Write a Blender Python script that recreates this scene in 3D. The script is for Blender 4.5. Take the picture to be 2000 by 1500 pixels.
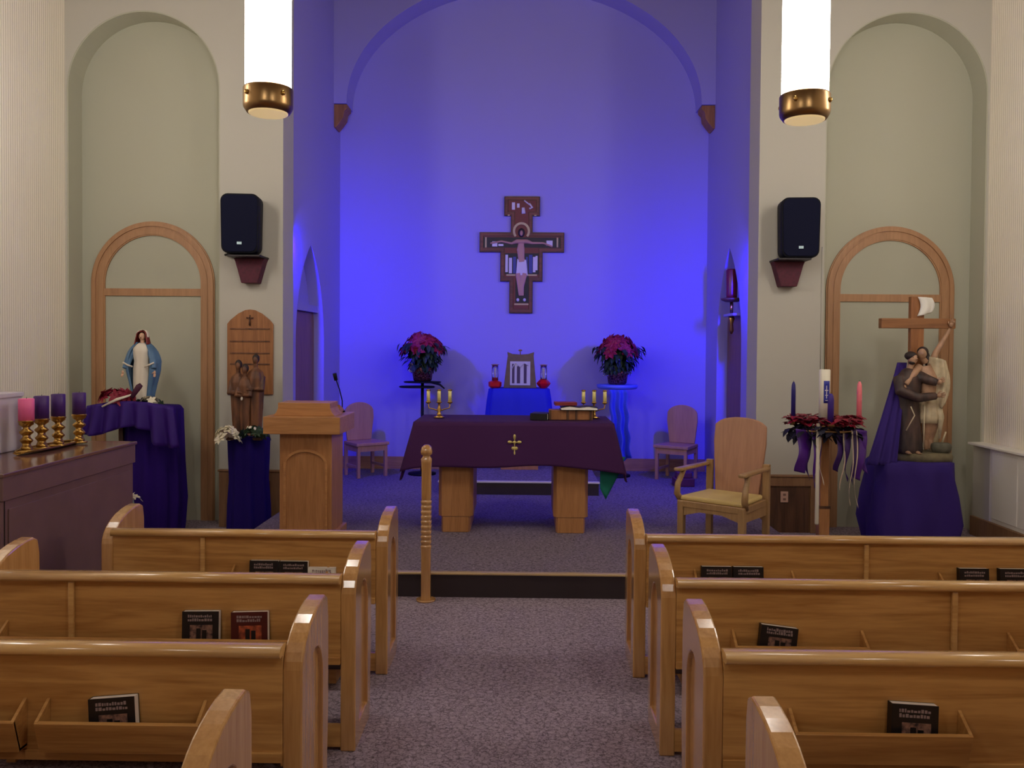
import bpy, bmesh, math, random
from mathutils import Vector, Matrix
PI = math.pi
sin, cos, rad = math.sin, math.cos, math.radians
for o in list(bpy.data.objects):
    bpy.data.objects.remove(o)
SC = bpy.context.scene
COL = SC.collection

# ---------------------------------------------------------------- camera
EYE = Vector((0, 0, 1.85))
psi, pit, rol = rad(.833), rad(1.2), rad(.43)
fw = Vector((-sin(psi) * cos(pit), cos(psi) * cos(pit), -sin(pit)))
r0 = Vector((cos(psi), sin(psi), 0))
u0 = r0.cross(fw)
rt = r0 * cos(rol) + u0 * sin(rol)
up = u0 * cos(rol) - r0 * sin(rol)
cd = bpy.data.cameras.new('camera')
cam = bpy.data.objects.new('camera', cd)
COL.objects.link(cam)
cam.matrix_world = Matrix(((rt.x, up.x, -fw.x, EYE.x), (rt.y, up.y, -fw.y, EYE.y), (rt.z, up.z, -fw.z, EYE.z), (0, 0, 0, 1)))
cd.sensor_fit = 'HORIZONTAL'
cd.sensor_width = 36
cd.lens = 1650 / 2000 * 36
cd.shift_y = -.02
cd.clip_end = 100
SC.camera = cam
# ---------------------------------------------------------------- world, exposure
W = bpy.data.worlds.new('world')
SC.world = W
W.use_nodes = True
W.node_tree.nodes['Background'].inputs[0].default_value = (1, .9, .8, 1)
W.node_tree.nodes['Background'].inputs[1].default_value = 0.0
SC.view_settings.view_transform = 'Standard'
SC.view_settings.look = 'None'
SC.view_settings.gamma = 1
SC.view_settings.use_curve_mapping = False
SC.view_settings.exposure = 0.0
PENDANT_E = 17.5            # glow of the glass cylinders
SIDE_FILL_E = 23.0               # unseen pair added to brighten the side walls
REAR_FILL_E = 22.0               # unseen pair added above the viewer to brighten the pews
BLUE_W = 116.0              # watts of each blue fixture

# ---------------------------------------------------------------- materials
MC = {}
def lin(c):
    return tuple(((v / 255 + .055) / 1.055) ** 2.4 if v / 255 > .04045 else v / 255 / 12.92 for v in c)
def mat(name, col, rough=.6, metal=0, emit=None, es=1, noise=0, nscale=20, bump=0, bscale=60, spec=.5, trans=0, stretch=(1, 1, 1), col2=None, sheen=0):
    if name in MC: return MC[name]
    m = bpy.data.materials.new(name); m.use_nodes = True
    nt = m.node_tree; b = nt.nodes['Principled BSDF']
    c = lin(col)
    b.inputs['Base Color'].default_value = (*c, 1)
    b.inputs['Roughness'].default_value = rough
    b.inputs['Metallic'].default_value = metal
    b.inputs['Specular IOR Level'].default_value = spec
    b.inputs['Transmission Weight'].default_value = trans
    b.inputs['Sheen Weight'].default_value = sheen
    if emit:
        b.inputs['Emission Color'].default_value = (*emit, 1); b.inputs['Emission Strength'].default_value = es
    if noise or col2 or bump:
        tc = nt.nodes.new('ShaderNodeTexCoord'); mp = nt.nodes.new('ShaderNodeMapping')
        mp.inputs['Scale'].default_value = stretch
        nt.links.new(tc.outputs['Object'], mp.inputs['Vector'])
        if noise or col2:
            n = nt.nodes.new('ShaderNodeTexNoise'); n.inputs['Scale'].default_value = nscale; n.inputs['Detail'].default_value = 5
            nt.links.new(mp.outputs[0], n.inputs['Vector'])
            r = nt.nodes.new('ShaderNodeValToRGB')
            c2 = lin(col2) if col2 else tuple(v * (1 - noise) for v in c)
            r.color_ramp.elements[0].color = (*c2, 1); r.color_ramp.elements[1].color = (*c, 1)
            r.color_ramp.elements[0].position = .35; r.color_ramp.elements[1].position = .62
            nt.links.new(n.outputs[0], r.inputs[0]); nt.links.new(r.outputs[0], b.inputs['Base Color'])
        if bump:
            n2 = nt.nodes.new('ShaderNodeTexNoise'); n2.inputs['Scale'].default_value = bscale
            nt.links.new(mp.outputs[0], n2.inputs['Vector'])
            bp = nt.nodes.new('ShaderNodeBump'); bp.inputs['Strength'].default_value = bump; bp.inputs['Distance'].default_value = .01
            nt.links.new(n2.outputs[0], bp.inputs['Height']); nt.links.new(bp.outputs[0], b.inputs['Normal'])
    MC[name] = m
    return m
def wood(name, light, dark, axis='X', rough=.38, scale=1.0, contrast=1.0, coat=0):
    """long-grain wood: noise stretched along one axis, warped rings and finer fibre"""
    if name in MC: return MC[name]
    m = bpy.data.materials.new(name); m.use_nodes = True
    nt = m.node_tree; N = nt.nodes; L = nt.links; b = N['Principled BSDF']
    b.inputs['Roughness'].default_value = rough
    b.inputs['Coat Weight'].default_value = coat; b.inputs['Coat Roughness'].default_value = .14
    tc = N.new('ShaderNodeTexCoord'); mp = N.new('ShaderNodeMapping')
    s = {'X': (.35, 4.5, 4.5), 'Y': (4.5, .35, 4.5), 'Z': (4.5, 4.5, .35)}[axis]
    mp.inputs['Scale'].default_value = tuple(v * scale for v in s)
    oi = N.new('ShaderNodeObjectInfo'); L.new(oi.outputs['Location'], mp.inputs['Location'])
    L.new(tc.outputs['Object'], mp.inputs['Vector'])
    n1 = N.new('ShaderNodeTexNoise'); n1.inputs['Scale'].default_value = 1.6; n1.inputs['Detail'].default_value = 3; n1.inputs['Distortion'].default_value = .7
    L.new(mp.outputs[0], n1.inputs['Vector'])
    mul = N.new('ShaderNodeMath'); mul.operation = 'MULTIPLY'; mul.inputs[1].default_value = 9
    L.new(n1.outputs[0], mul.inputs[0])
    fr = N.new('ShaderNodeMath'); fr.operation = 'PINGPONG'; fr.inputs[1].default_value = 1
    L.new(mul.outputs[0], fr.inputs[0])
    n2 = N.new('ShaderNodeTexNoise'); n2.inputs['Scale'].default_value = 22; n2.inputs['Detail'].default_value = 4
    L.new(mp.outputs[0], n2.inputs['Vector'])
    add = N.new('ShaderNodeMath'); add.operation = 'MULTIPLY_ADD'; add.inputs[1].default_value = .45 * contrast
    L.new(fr.outputs[0], add.inputs[0])
    m3 = N.new('ShaderNodeMath'); m3.operation = 'MULTIPLY'; m3.inputs[1].default_value = .55
    L.new(n2.outputs[0], m3.inputs[0]); L.new(m3.outputs[0], add.inputs[2])
    r = N.new('ShaderNodeValToRGB'); r.color_ramp.elements[0].position = .12; r.color_ramp.elements[1].position = .62
    r.color_ramp.elements[0].color = (*lin(dark), 1); r.color_ramp.elements[1].color = (*lin(light), 1)
    L.new(add.outputs[0], r.inputs[0]); L.new(r.outputs[0], b.inputs['Base Color'])
    bp = N.new('ShaderNodeBump'); bp.inputs['Strength'].default_value = .08; bp.inputs['Distance'].default_value = .003
    L.new(n2.outputs[0], bp.inputs['Height']); L.new(bp.outputs[0], b.inputs['Normal'])
    MC[name] = m
    return m
def ribbed(name, col, freq, strength, rough=.75):
    m = bpy.data.materials.new(name); m.use_nodes = True
    nt = m.node_tree; b = nt.nodes['Principled BSDF']
    b.inputs['Base Color'].default_value = (*lin(col), 1); b.inputs['Roughness'].default_value = rough
    tc = nt.nodes.new('ShaderNodeTexCoord'); w = nt.nodes.new('ShaderNodeTexWave')
    w.bands_direction = 'Y'; w.inputs['Scale'].default_value = freq; w.inputs['Distortion'].default_value = 0.0
    nt.links.new(tc.outputs['Object'], w.inputs['Vector'])
    bp = nt.nodes.new('ShaderNodeBump'); bp.inputs['Strength'].default_value = strength; bp.inputs['Distance'].default_value = .01
    nt.links.new(w.outputs[1], bp.inputs['Height']); nt.links.new(bp.outputs[0], b.inputs['Normal'])
    return m
def carpet(name, f=1.0):
    m = bpy.data.materials.new(name); m.use_nodes = True
    nt = m.node_tree; N = nt.nodes; L = nt.links; b = N['Principled BSDF']
    b.inputs['Roughness'].default_value = .95; b.inputs['Specular IOR Level'].default_value = .1
    tc = N.new('ShaderNodeTexCoord')
    n = N.new('ShaderNodeTexNoise'); n.inputs['Scale'].default_value = 45; n.inputs['Detail'].default_value = 6; n.inputs['Roughness'].default_value = .7
    L.new(tc.outputs['Object'], n.inputs['Vector'])
    wv = N.new('ShaderNodeTexVoronoi'); wv.feature = 'DISTANCE_TO_EDGE'; wv.inputs['Scale'].default_value = 30
    n3 = N.new('ShaderNodeTexNoise'); n3.inputs['Scale'].default_value = 30
    L.new(tc.outputs['Object'], n3.inputs['Vector'])
    mx = N.new('ShaderNodeMixRGB'); mx.inputs[0].default_value = .06
    L.new(tc.outputs['Object'], mx.inputs[1]); L.new(n3.outputs['Color'], mx.inputs[2]); L.new(mx.outputs[0], wv.inputs['Vector'])
    r2 = N.new('ShaderNodeValToRGB'); r2.color_ramp.elements[0].color = (.2, .18, .18, 1); r2.color_ramp.elements[1].position = .09
    L.new(wv.outputs['Distance'], r2.inputs[0])
    r = N.new('ShaderNodeValToRGB'); r.color_ramp.elements[0].position = .35; r.color_ramp.elements[1].position = .65
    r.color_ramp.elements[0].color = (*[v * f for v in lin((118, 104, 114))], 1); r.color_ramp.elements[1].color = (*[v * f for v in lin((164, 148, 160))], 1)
    L.new(n.outputs[0], r.inputs[0])
    mm = N.new('ShaderNodeMixRGB'); mm.blend_type = 'MULTIPLY'; mm.inputs[0].default_value = .75
    L.new(r.outputs[0], mm.inputs[1]); L.new(r2.outputs[0], mm.inputs[2]); L.new(mm.outputs[0], b.inputs['Base Color'])
    bp = N.new('ShaderNodeBump'); bp.inputs['Strength'].default_value = .5; bp.inputs['Distance'].default_value = .004
    L.new(n.outputs[0], bp.inputs['Height']); L.new(bp.outputs[0], b.inputs['Normal'])
    MC[name] = m
    return m

CREAM = mat('cream_plaster', (188, 183, 171), .85, bump=.08, bscale=140)
WHITEP = mat('blue_tinted_white_plaster', (160, 150, 222), .85, bump=.06, bscale=140)  # white plaster; part of the blue wash is put into its colour
SAGE = mat('sage_plaster', (180, 178, 158), .85, bump=.06, bscale=140)
RIB = ribbed('ribbed_cream', (246, 236, 218), 9.5, .25)
CARPET = carpet('grey_carpet', 1.3)
CARPET_DARKENED = carpet('carpet_darkened', .85)  # same carpet, darkened to offset the lamps close to the platform
PEWX = wood('pew_wood_long', (206, 156, 92), (166, 114, 58), 'X', .35, contrast=.8)
RAILW = wood('pew_wood_highlit', (222, 178, 114), (190, 142, 84), 'X', .25, contrast=.6, coat=.6)  # pew wood lightened; highlight from above is put into the colour
PEWZ = wood('pew_wood_end', (208, 158, 98), (176, 126, 74), 'Z', .22, contrast=.6, coat=1)
TRIMW = wood('arch_wood', (184, 138, 98), (160, 116, 80), 'Z', .45, contrast=.5)
LECW = wood('lectern_wood', (196, 140, 88), (160, 108, 62), 'X', .4, contrast=.5)
LECZ = wood('lectern_wood_upright', (192, 136, 86), (156, 104, 60), 'Z', .4, contrast=.5)
CHAIRW = wood('chair_wood', (190, 142, 110), (168, 120, 92), 'Z', .4, contrast=.5)
ARMW = wood('armchair_wood', (178, 142, 96), (150, 114, 74), 'Z', .4, contrast=.5)
DARKW = wood('dark_wood', (96, 62, 40), (60, 36, 24), 'Z', .5)
DOORW = wood('door_wood', (150, 108, 84), (116, 80, 62), 'Z', .5, contrast=.5)
PLAQW = wood('plaque_wood', (170, 112, 66), (128, 80, 44), 'Z', .5, contrast=.6)
CARVE = mat('carved_wood', (122, 78, 50), .55, col2=(70, 42, 30), nscale=16, stretch=(1, 1, .25))
BLACK = mat('black_plastic', (10, 11, 20), .6, spec=.2)
GRILLE = mat('speaker_grille', (9, 12, 40), .7, bump=.3, bscale=400, spec=.15)
BRASS = mat('brass', (190, 150, 80), .28, 1)
BRONZE = mat('aged_brass', (150, 118, 78), .3, 1)
GLOW = mat('glowing_glass', (255, 250, 240), .4, emit=(1, .95, .88), es=PENDANT_E)
GLOW_REAR_FILL = mat('rear_fill_glass', (255, 250, 240), .4, emit=(1, .95, .88), es=REAR_FILL_E)
PURPLE = mat('purple_cloth', (40, 12, 104), .9, bump=.15, bscale=300, spec=.2)
INDIGO = mat('indigo_velvet', (56, 36, 116), .85, bump=.2, bscale=300, spec=.3)
PURPLEA = mat('altar_cloth_purple', (60, 6, 72), .85, bump=.1, bscale=400)
PURPLER = mat('purple_ribbon', (78, 24, 130), .4)
BLUEC = mat('blue_cloth', (24, 36, 190), .8, bump=.1, bscale=200)
TEAL = mat('teal_cloth', (8, 110, 96), .8)
ORGAN = mat('organ_case', (118, 88, 88), .45, noise=.12, nscale=6)
ORGANT = mat('organ_lid', (112, 78, 72), .12, spec=.8)
WAXW = mat('white_wax', (240, 232, 210), .5)
WAXP = mat('purple_wax', (72, 34, 112), .5)
WAXB = mat('dark_blue_wax', (36, 28, 110), .45)
WAXK = mat('pink_wax', (246, 110, 166), .5)
WAXR = mat('rose_wax', (250, 130, 140), .5)
WAXY = mat('cream_wax', (238, 222, 140), .5)
GLASS = mat('clear_glass', (240, 245, 240), .05, trans=1)
REDB = mat('red_bract', (158, 8, 54), .6, noise=.35, nscale=30)
GREENL = mat('dark_leaf', (20, 46, 24), .6)
IVORY = mat('ivory_petal', (236, 226, 200), .6)
FOIL = mat('foil_wrap', (150, 96, 100), .25, .8, col2=(60, 20, 24), nscale=45, bump=.9, bscale=60)
SILVER = mat('silver_foil', (200, 196, 190), .25, .9)
PAGES = mat('page_edges', (252, 246, 238), .8)
COVER = mat('black_cover', (20, 16, 20), .45)
COVERR = mat('maroon_cover', (78, 18, 18), .45)
INK = mat('cover_lettering', (150, 130, 130), .6)
PICT = mat('cover_picture', (150, 112, 96), .6, col2=(46, 30, 36), nscale=55)
PICTR = mat('cover_picture_red', (190, 90, 50), .6, col2=(70, 20, 18), nscale=30)
REDG = mat('red_glass', (190, 14, 24), .3)
SKIN = mat('painted_skin', (214, 170, 140), .5)
SKIND = mat('painted_skin_tan', (190, 148, 116), .5, noise=.3, nscale=12)
ROBEW = mat('painted_white_robe', (226, 214, 196), .5)
MANTLE = mat('painted_blue_mantle', (92, 128, 164), .5, noise=.25, nscale=8)
ROBEB = mat('painted_brown_robe', (84, 62, 54), .55, col2=(46, 34, 34), nscale=14, stretch=(1, 1, .3))
HAIRD = mat('painted_dark_hair', (44, 30, 26), .6)
HAIRR = mat('painted_red_hair', (120, 40, 36), .5)
STONE = mat('painted_rock', (124, 112, 84), .8, noise=.4, nscale=12)
CREAMC = mat('painted_cream_cloth', (214, 196, 160), .6, noise=.25, nscale=14)
PAPER = mat('white_paper', (236, 232, 222), .7)
OUTLET = mat('outlet_plate', (200, 160, 140), .4)
WHITEMET = mat('white_metal', (244, 238, 228), .45)
ICONR = mat('icon_maroon', (112, 38, 34), .5)
ICONF = wood('icon_frame', (120, 62, 44), (76, 36, 28), 'X', .5)
ICONK = mat('icon_black', (22, 14, 22), .5)
ICONG = mat('icon_gold', (200, 178, 120), .45)
ICONB = mat('icon_blue', (50, 60, 130), .5)
ICONW = mat('icon_white', (214, 206, 210), .5)
ICONS = mat('icon_flesh', (190, 140, 120), .5)
SUEDE = mat('burgundy_suede', (84, 18, 42), .7, noise=.3, nscale=30)
CUSH = mat('seat_cushion', (214, 186, 120), .8)
TABM = mat('tabernacle_bronze', (112, 92, 78), .45, .3, noise=.2, nscale=14)
TABD = mat('tabernacle_door', (196, 190, 200), .4)

# ---------------------------------------------------------------- mesh tools
class MB:
    def __init__(s): s.v = []; s.f = []; s.sm = []
    def add(s, vs, fs, smooth=False):
        k = len(s.v); s.v += [tuple(p) for p in vs]
        s.f += [tuple(i + k for i in f) for f in fs]; s.sm += [smooth] * len(fs)
        return s
    def box(s, x0, x1, y0, y1, z0, z1):
        vs = [(x, y, z) for z in (z0, z1) for y in (y0, y1) for x in (x0, x1)]
        return s.add(vs, [(0, 2, 3, 1), (4, 5, 7, 6), (0, 1, 5, 4), (2, 6, 7, 3), (0, 4, 6, 2), (1, 3, 7, 5)])
    def prism(s, pts, axis, a, b, smooth=False):
        """outline pts extruded along axis; axis Y: pts are (x,z); X: (y,z); Z: (x,y)"""
        def P(p, t):
            return {'Y': (p[0], t, p[1]), 'X': (t, p[0], p[1]), 'Z': (p[0], p[1], t)}[axis]
        n = len(pts)
        vs = [P(p, a) for p in pts] + [P(p, b) for p in pts]
        k = len(s.v); s.v += vs
        s.f += [tuple(range(k, k + n)), tuple(range(k + 2 * n - 1, k + n - 1, -1))]; s.sm += [False, False]
        for i in range(n):
            j = (i + 1) % n
            s.f.append((k + i, k + j, k + n + j, k + n + i)[::-1]); s.sm.append(smooth)
        return s
    def ring(s, outer, inner, axis, a, b, closed=False):
        """band between two outlines with the same count, extruded"""
        def P(p, t):
            return {'Y': (p[0], t, p[1]), 'X': (t, p[0], p[1]), 'Z': (p[0], p[1], t)}[axis]
        n = len(outer)
        vs = [P(p, a) for p in outer] + [P(p, a) for p in inner] + [P(p, b) for p in outer] + [P(p, b) for p in inner]
        fs = []
        rng = range(n if closed else n - 1)
        for i in rng:
            j = (i + 1) % n
            fs += [(i, j, n + j, n + i), (2 * n + i, 3 * n + i, 3 * n + j, 2 * n + j), (i, 2 * n + i, 2 * n + j, j), (n + i, n + j, 3 * n + j, 3 * n + i)]
        if not closed:
            fs += [(0, n, 3 * n, 2 * n), (n - 1, 3 * n - 1, 4 * n - 1, 2 * n - 1)]
        return s.add(vs, fs)
    def lathe(s, prof, c=(0, 0, 0), seg=24, sx=1, sy=1, fx=None, smooth=True):
        vs = []; fs = []
        n = len(prof)
        for i, (r, z) in enumerate(prof):
            for k in range(seg):
                a = 2 * PI * k / seg
                q = 1 if fx is None else fx(a, i / (n - 1))
                vs.append((c[0] + r * q * sx * cos(a), c[1] + r * q * sy * sin(a), c[2] + z))
        for i in range(n - 1):
            for k in range(seg):
                l = (k + 1) % seg
                fs.append((i * seg + k, i * seg + l, (i + 1) * seg + l, (i + 1) * seg + k))
        s.add(vs, fs, smooth)
        k0 = len(s.v) - n * seg
        s.f.append(tuple(k0 + k for k in range(seg))[::-1]); s.sm.append(False)
        s.f.append(tuple(k0 + (n - 1) * seg + k for k in range(seg))); s.sm.append(False)
        return s
    def cyl(s, x, y, z0, z1, r, seg=20, r2=None):
        return s.lathe([(r, z0), (r2 if r2 is not None else r, z1)], (x, y, 0), seg)
    def tube(s, pts, rs, seg=10, flat=1.0):
        pts = [Vector(p) for p in pts]
        if not isinstance(rs, (list, tuple)): rs = [rs] * len(pts)
        vs = []; fs = []
        n = len(pts)
        prev = None
        for i, p in enumerate(pts):
            t = (pts[min(i + 1, n - 1)] - pts[max(i - 1, 0)]).normalized()
            if prev is None:
                a = t.cross(Vector((0, 1, 0)))
                if a.length < .1: a = t.cross(Vector((1, 0, 0)))
            else:
                a = prev - t * prev.dot(t)
            a.normalize(); prev = a; b = t.cross(a)
            for k in range(seg):
                g = 2 * PI * k / seg
                vs.append(p + a * (rs[i] * cos(g)) + b * (rs[i] * flat * sin(g)))
        for i in range(n - 1):
            for k in range(seg):
                l = (k + 1) % seg
                fs.append((i * seg + k, i * seg + l, (i + 1) * seg + l, (i + 1) * seg + k))
        s.add(vs, fs, True)
        k0 = len(s.v) - n * seg
        s.f.append(tuple(k0 + k for k in range(seg))[::-1]); s.sm.append(False)
        s.f.append(tuple(k0 + (n - 1) * seg + k for k in range(seg))); s.sm.append(False)
        return s
    def ball(s, c, r, seg=16, rings=10):
        if not isinstance(r, (tuple, list)): r = (r, r, r)
        prof = [(max(sin(PI * i / rings), .02), -cos(PI * i / rings)) for i in range(rings + 1)]
        vs = []; fs = []
        for (q, z) in prof:
            for k in range(seg):
                a = 2 * PI * k / seg
                vs.append((c[0] + r[0] * q * cos(a), c[1] + r[1] * q * sin(a), c[2] + r[2] * z))
        for i in range(rings):
            for k in range(seg):
                l = (k + 1) % seg
                fs.append((i * seg + k, i * seg + l, (i + 1) * seg + l, (i + 1) * seg + k))
        fs.append(tuple(range(seg))[::-1]); fs.append(tuple(rings * seg + k for k in range(seg)))
        return s.add(vs, fs, True)
    def grid(s, fn, nu, nv, smooth=True):
        vs = [fn(i / nu, j / nv) for j in range(nv + 1) for i in range(nu + 1)]
        w = nu + 1
        return s.add(vs, [(j * w + i, j * w + i + 1, (j + 1) * w + i + 1, (j + 1) * w + i) for j in range(nv) for i in range(nu)], smooth)
    def leaf(s, p, d, n, L, w, droop=.15):
        p = Vector(p); d = Vector(d).normalized(); n = Vector(n)
        n = (n - d * n.dot(d)); n = n.normalized() if n.length > 1e-4 else d.orthogonal().normalized()
        t = d.cross(n)
        def q(a, b, h): return p + d * (L * a) + t * (w * b) + n * (h * L)
        vs = [q(0, 0, 0), q(.3, -.5, .03), q(.35, 0, -.04), q(.3, .5, .03), q(.7, -.36, -droop * .4), q(.7, 0, -droop * .5 - .04), q(.7, .36, -droop * .4), q(1, 0, -droop)]
        return s.add(vs, [(0, 2, 1), (0, 3, 2), (1, 2, 5, 4), (2, 3, 6, 5), (4, 5, 7), (5, 6, 7)], False)
    def build(s, name, m, parent=None, loc=None, rz=0, bevel=0, thick=0, remesh=0, smoothit=0, sub=0, flipfix=True):
        me = bpy.data.meshes.new(name)
        me.from_pydata([tuple(v) for v in s.v], [], s.f)
        me.polygons.foreach_set('use_smooth', s.sm)
        if flipfix and not thick:
            b = bmesh.new(); b.from_mesh(me); bmesh.ops.recalc_face_normals(b, faces=b.faces[:]); b.to_mesh(me); b.free()
        me.materials.append(m)
        o = bpy.data.objects.new(name, me); COL.objects.link(o)
        if parent is not None: o.parent = parent
        if loc is not None: o.location = loc
        o.rotation_euler = (0, 0, rz)
        if thick:
            t = o.modifiers.new('s', 'SOLIDIFY'); t.thickness = thick; t.offset = 0
        if bevel:
            t = o.modifiers.new('b', 'BEVEL'); t.width = bevel; t.segments = 2; t.limit_method = 'ANGLE'; t.angle_limit = rad(35)
        if remesh:
            t = o.modifiers.new('r', 'REMESH'); t.mode = 'VOXEL'; t.voxel_size = remesh; t.use_smooth_shade = True
        if smoothit:
            t = o.modifiers.new('m', 'SMOOTH'); t.factor = .5; t.iterations = smoothit
        if sub:
            t = o.modifiers.new('u', 'SUBSURF'); t.levels = sub; t.render_levels = sub
        return o
def tag(o, label, cat, group=None):
    o['label'] = label; o['category'] = cat
    if group: o['group'] = group
    return o
def thing(name, label, cat, loc=(0, 0, 0), rz=0, group=None):
    o = bpy.data.objects.new(name, None); COL.objects.link(o)
    o.location = loc; o.rotation_euler = (0, 0, rz); o.empty_display_size = .1
    return tag(o, label, cat, group)
def struct(o):
    o['kind'] = 'structure'; return o
def copy_tree(o, parent=None):
    c = o.copy(); COL.objects.link(c); c.parent = parent
    for ch in list(o.children): copy_tree(ch, c)
    return c
def arc(cx, cz, rx, rz, a0, a1, n):
    return [(cx + rx * cos(rad(a0 + (a1 - a0) * i / n)), cz + rz * sin(rad(a0 + (a1 - a0) * i / n))) for i in range(n + 1)]

# ================================================================ ROOM SHELL
CEIL = 6.9
YF = 8.5                                       # face of the wall with the niches
XL, XR = -4.65, 4.6
struct(MB().box(-4.9, 4.9, -4.2, 12.0, -.1, 0).build('floor', CARPET))
struct(MB().box(-4.9, 4.9, -4.2, 11.8, CEIL, CEIL + .1).build('ceiling', mat('ceiling_boards', (150, 130, 112), .8)))
struct(MB().box(-4.9, 4.9, -4.3, -4.2, 0, CEIL).build('wall_rear', CREAM))
struct(MB().box(-4.75, XL, -4.2, YF, 0, CEIL).build('wall_left', RIB))
struct(MB().box(XR, 4.7, -4.2, YF, 0, CEIL).build('wall_right', RIB))
def front_wall(name, x0, x1, n0, n1, zt):
    cx, r = (n0 + n1) / 2, (n1 - n0) / 2
    zs = zt - r
    pts = [(x0, 0), (x0, CEIL), (x1, CEIL), (x1, 0)]
    inner = [(n1, 0)] + arc(cx, zs, r, r, 0, 180, 40) + [(n0, 0)]
    if x1 == n1: pts = [(x0, 0), (x0, CEIL), (x1, CEIL)]
    if x0 == n0: pts = [(x0, CEIL), (x1, CEIL), (x1, 0)]
    poly = pts + inner
    if x0 == n0: poly = poly[:-1] + [(n0, zs + .001)]
    return struct(MB().prism(poly, 'Y', YF, YF + .38).build(name, CREAM))
NL = (-4.63, -3.08, 5.19)
NR = (2.985, 4.58, 5.19)
front_wall('wall_front_left', -4.75, -2.44, *NL)
front_wall('wall_front_right', 2.33, 4.7, *NR)
struct(MB().box(-2.44, 2.33, YF, YF + .38, 6.35, CEIL).build('wall_front_header', CREAM))
def niche(name, n0, n1, zt):
    cx, r = (n0 + n1) / 2, (n1 - n0) / 2; zs = zt - r
    out = [(n1, 0)] + arc(cx, zs, r, r, 0, 180, 40) + [(n0, 0)]
    r2 = r - .012
    inn = [(n1 - .012, 0)] + arc(cx, zs, r2, r2, 0, 180, 40) + [(n0 + .012, 0)]
    m = MB().ring(out, inn, 'Y', YF + .004, YF + .27)
    m.prism(out, 'Y', YF + .27, YF + .36)
    return struct(m.build(name, SAGE))
niche('wall_niche_left', *NL)
niche('wall_niche_right', *NR)
def arch_frame(name, x0, x1, zt, ybk, w, zb0, zb1):
    cx, r = (x0 + x1) / 2, (x1 - x0) / 2; zs = zt - r
    m = MB()
    def band(ro, ri, y0, y1):
        out = [(cx + ro, .0)] + arc(cx, zs, ro, ro, 0, 180, 40) + [(cx - ro, .0)]
        inn = [(cx + ri, .0)] + arc(cx, zs, ri, ri, 0, 180, 40) + [(cx - ri, .0)]
        m.ring(out, inn, 'Y', y0, y1)
    band(r, r - w, ybk - .018, ybk)
    band(r - .012, r - .05, ybk - .032, ybk - .018)
    band(r - .075, r - w + .012, ybk - .026, ybk - .018)
    m.box(cx - r + w, cx + r - w, ybk - .018, ybk, zb0, zb1)
    return struct(m.build(name, TRIMW))
arch_frame('trim_1', -4.52, -3.226, 3.115, YF + .27, .145, 2.342, 2.418)
arch_frame('trim_2', 3.101, 4.41, 3.105, YF + .27, .145, 2.332, 2.408)
# chancel
YB = 11.4
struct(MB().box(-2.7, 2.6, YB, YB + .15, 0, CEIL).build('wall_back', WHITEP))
def chancel_side(name, x0, x1, y0, y1, zs, zt):
    mid = (y0 + y1) / 2
    w, h = mid - y0, zt - zs                    # pointed arch from two arcs
    RR = (w * w + h * h) / (2 * w); am = math.asin(h / RR)
    top = [(y1 - RR * (1 - cos(am * i / 12)), zs + RR * sin(am * i / 12)) for i in range(13)]
    top += [(y0 + RR * (1 - cos(am * i / 12)), zs + RR * sin(am * i / 12)) for i in range(11, -1, -1)]
    poly = [(8.88, 0), (8.88, CEIL), (YB, CEIL), (YB, 0), (y1, 0)] + top + [(y0, 0)]
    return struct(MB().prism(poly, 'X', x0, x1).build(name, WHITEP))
chancel_side('wall_chancel_left', -2.66, -2.5, 9.2, 10.5, 1.85, 3.01)
chancel_side('wall_chancel_right', 2.44, 2.6, 9.55, 10.75, 1.85, 3.04)
struct(MB().box(-2.78, -2.66, 8.88, YB, 0, CEIL).build('wall_recess_left', WHITEP))
struct(MB().box(2.6, 2.72, 8.88, YB, 0, CEIL).build('wall_recess_right', WHITEP))
struct(MB().box(-2.655, -2.62, 9.22, 10.48, .18, 2.24).build('door_1', DOORW, bevel=.01))
struct(MB().box(-2.66, -2.56, 9.2, 10.5, 2.24, 2.32).build('trim_3', WHITEP))
struct(MB().box(2.565, 2.598, 9.57, 10.73, .18, 2.24).build('door_2', DOORW, bevel=.01))
# arched spandrel rib before the back wall
sp = [(-2.5, 4.98)] + [(-2.5, CEIL), (2.44, CEIL), (2.44, 4.98)]
iA = arc(-.035, 4.98, 2.30, 1.62, 0, 180, 48)
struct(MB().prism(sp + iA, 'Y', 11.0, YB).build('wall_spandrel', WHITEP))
for nm, sx, x, lab in (('corbel', 1, -2.5, 'dark wooden corbel under the left foot of the chancel arch'), ('corbel', -1, 2.44, 'dark wooden corbel under the right foot of the chancel arch')):
    o = MB().prism([(0, 0), (.17 * sx, 0), (.17 * sx, -.05), (.13 * sx, -.09), (.12 * sx, -.17), (.07 * sx, -.24), (.02 * sx, -.3), (0, -.3)], 'Y', -.12, .14).build('corbel', PLAQW, loc=(x, 11.14, 4.975), bevel=.006)
    tag(o, lab, 'corbel', 'corbels of the chancel arch')
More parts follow.
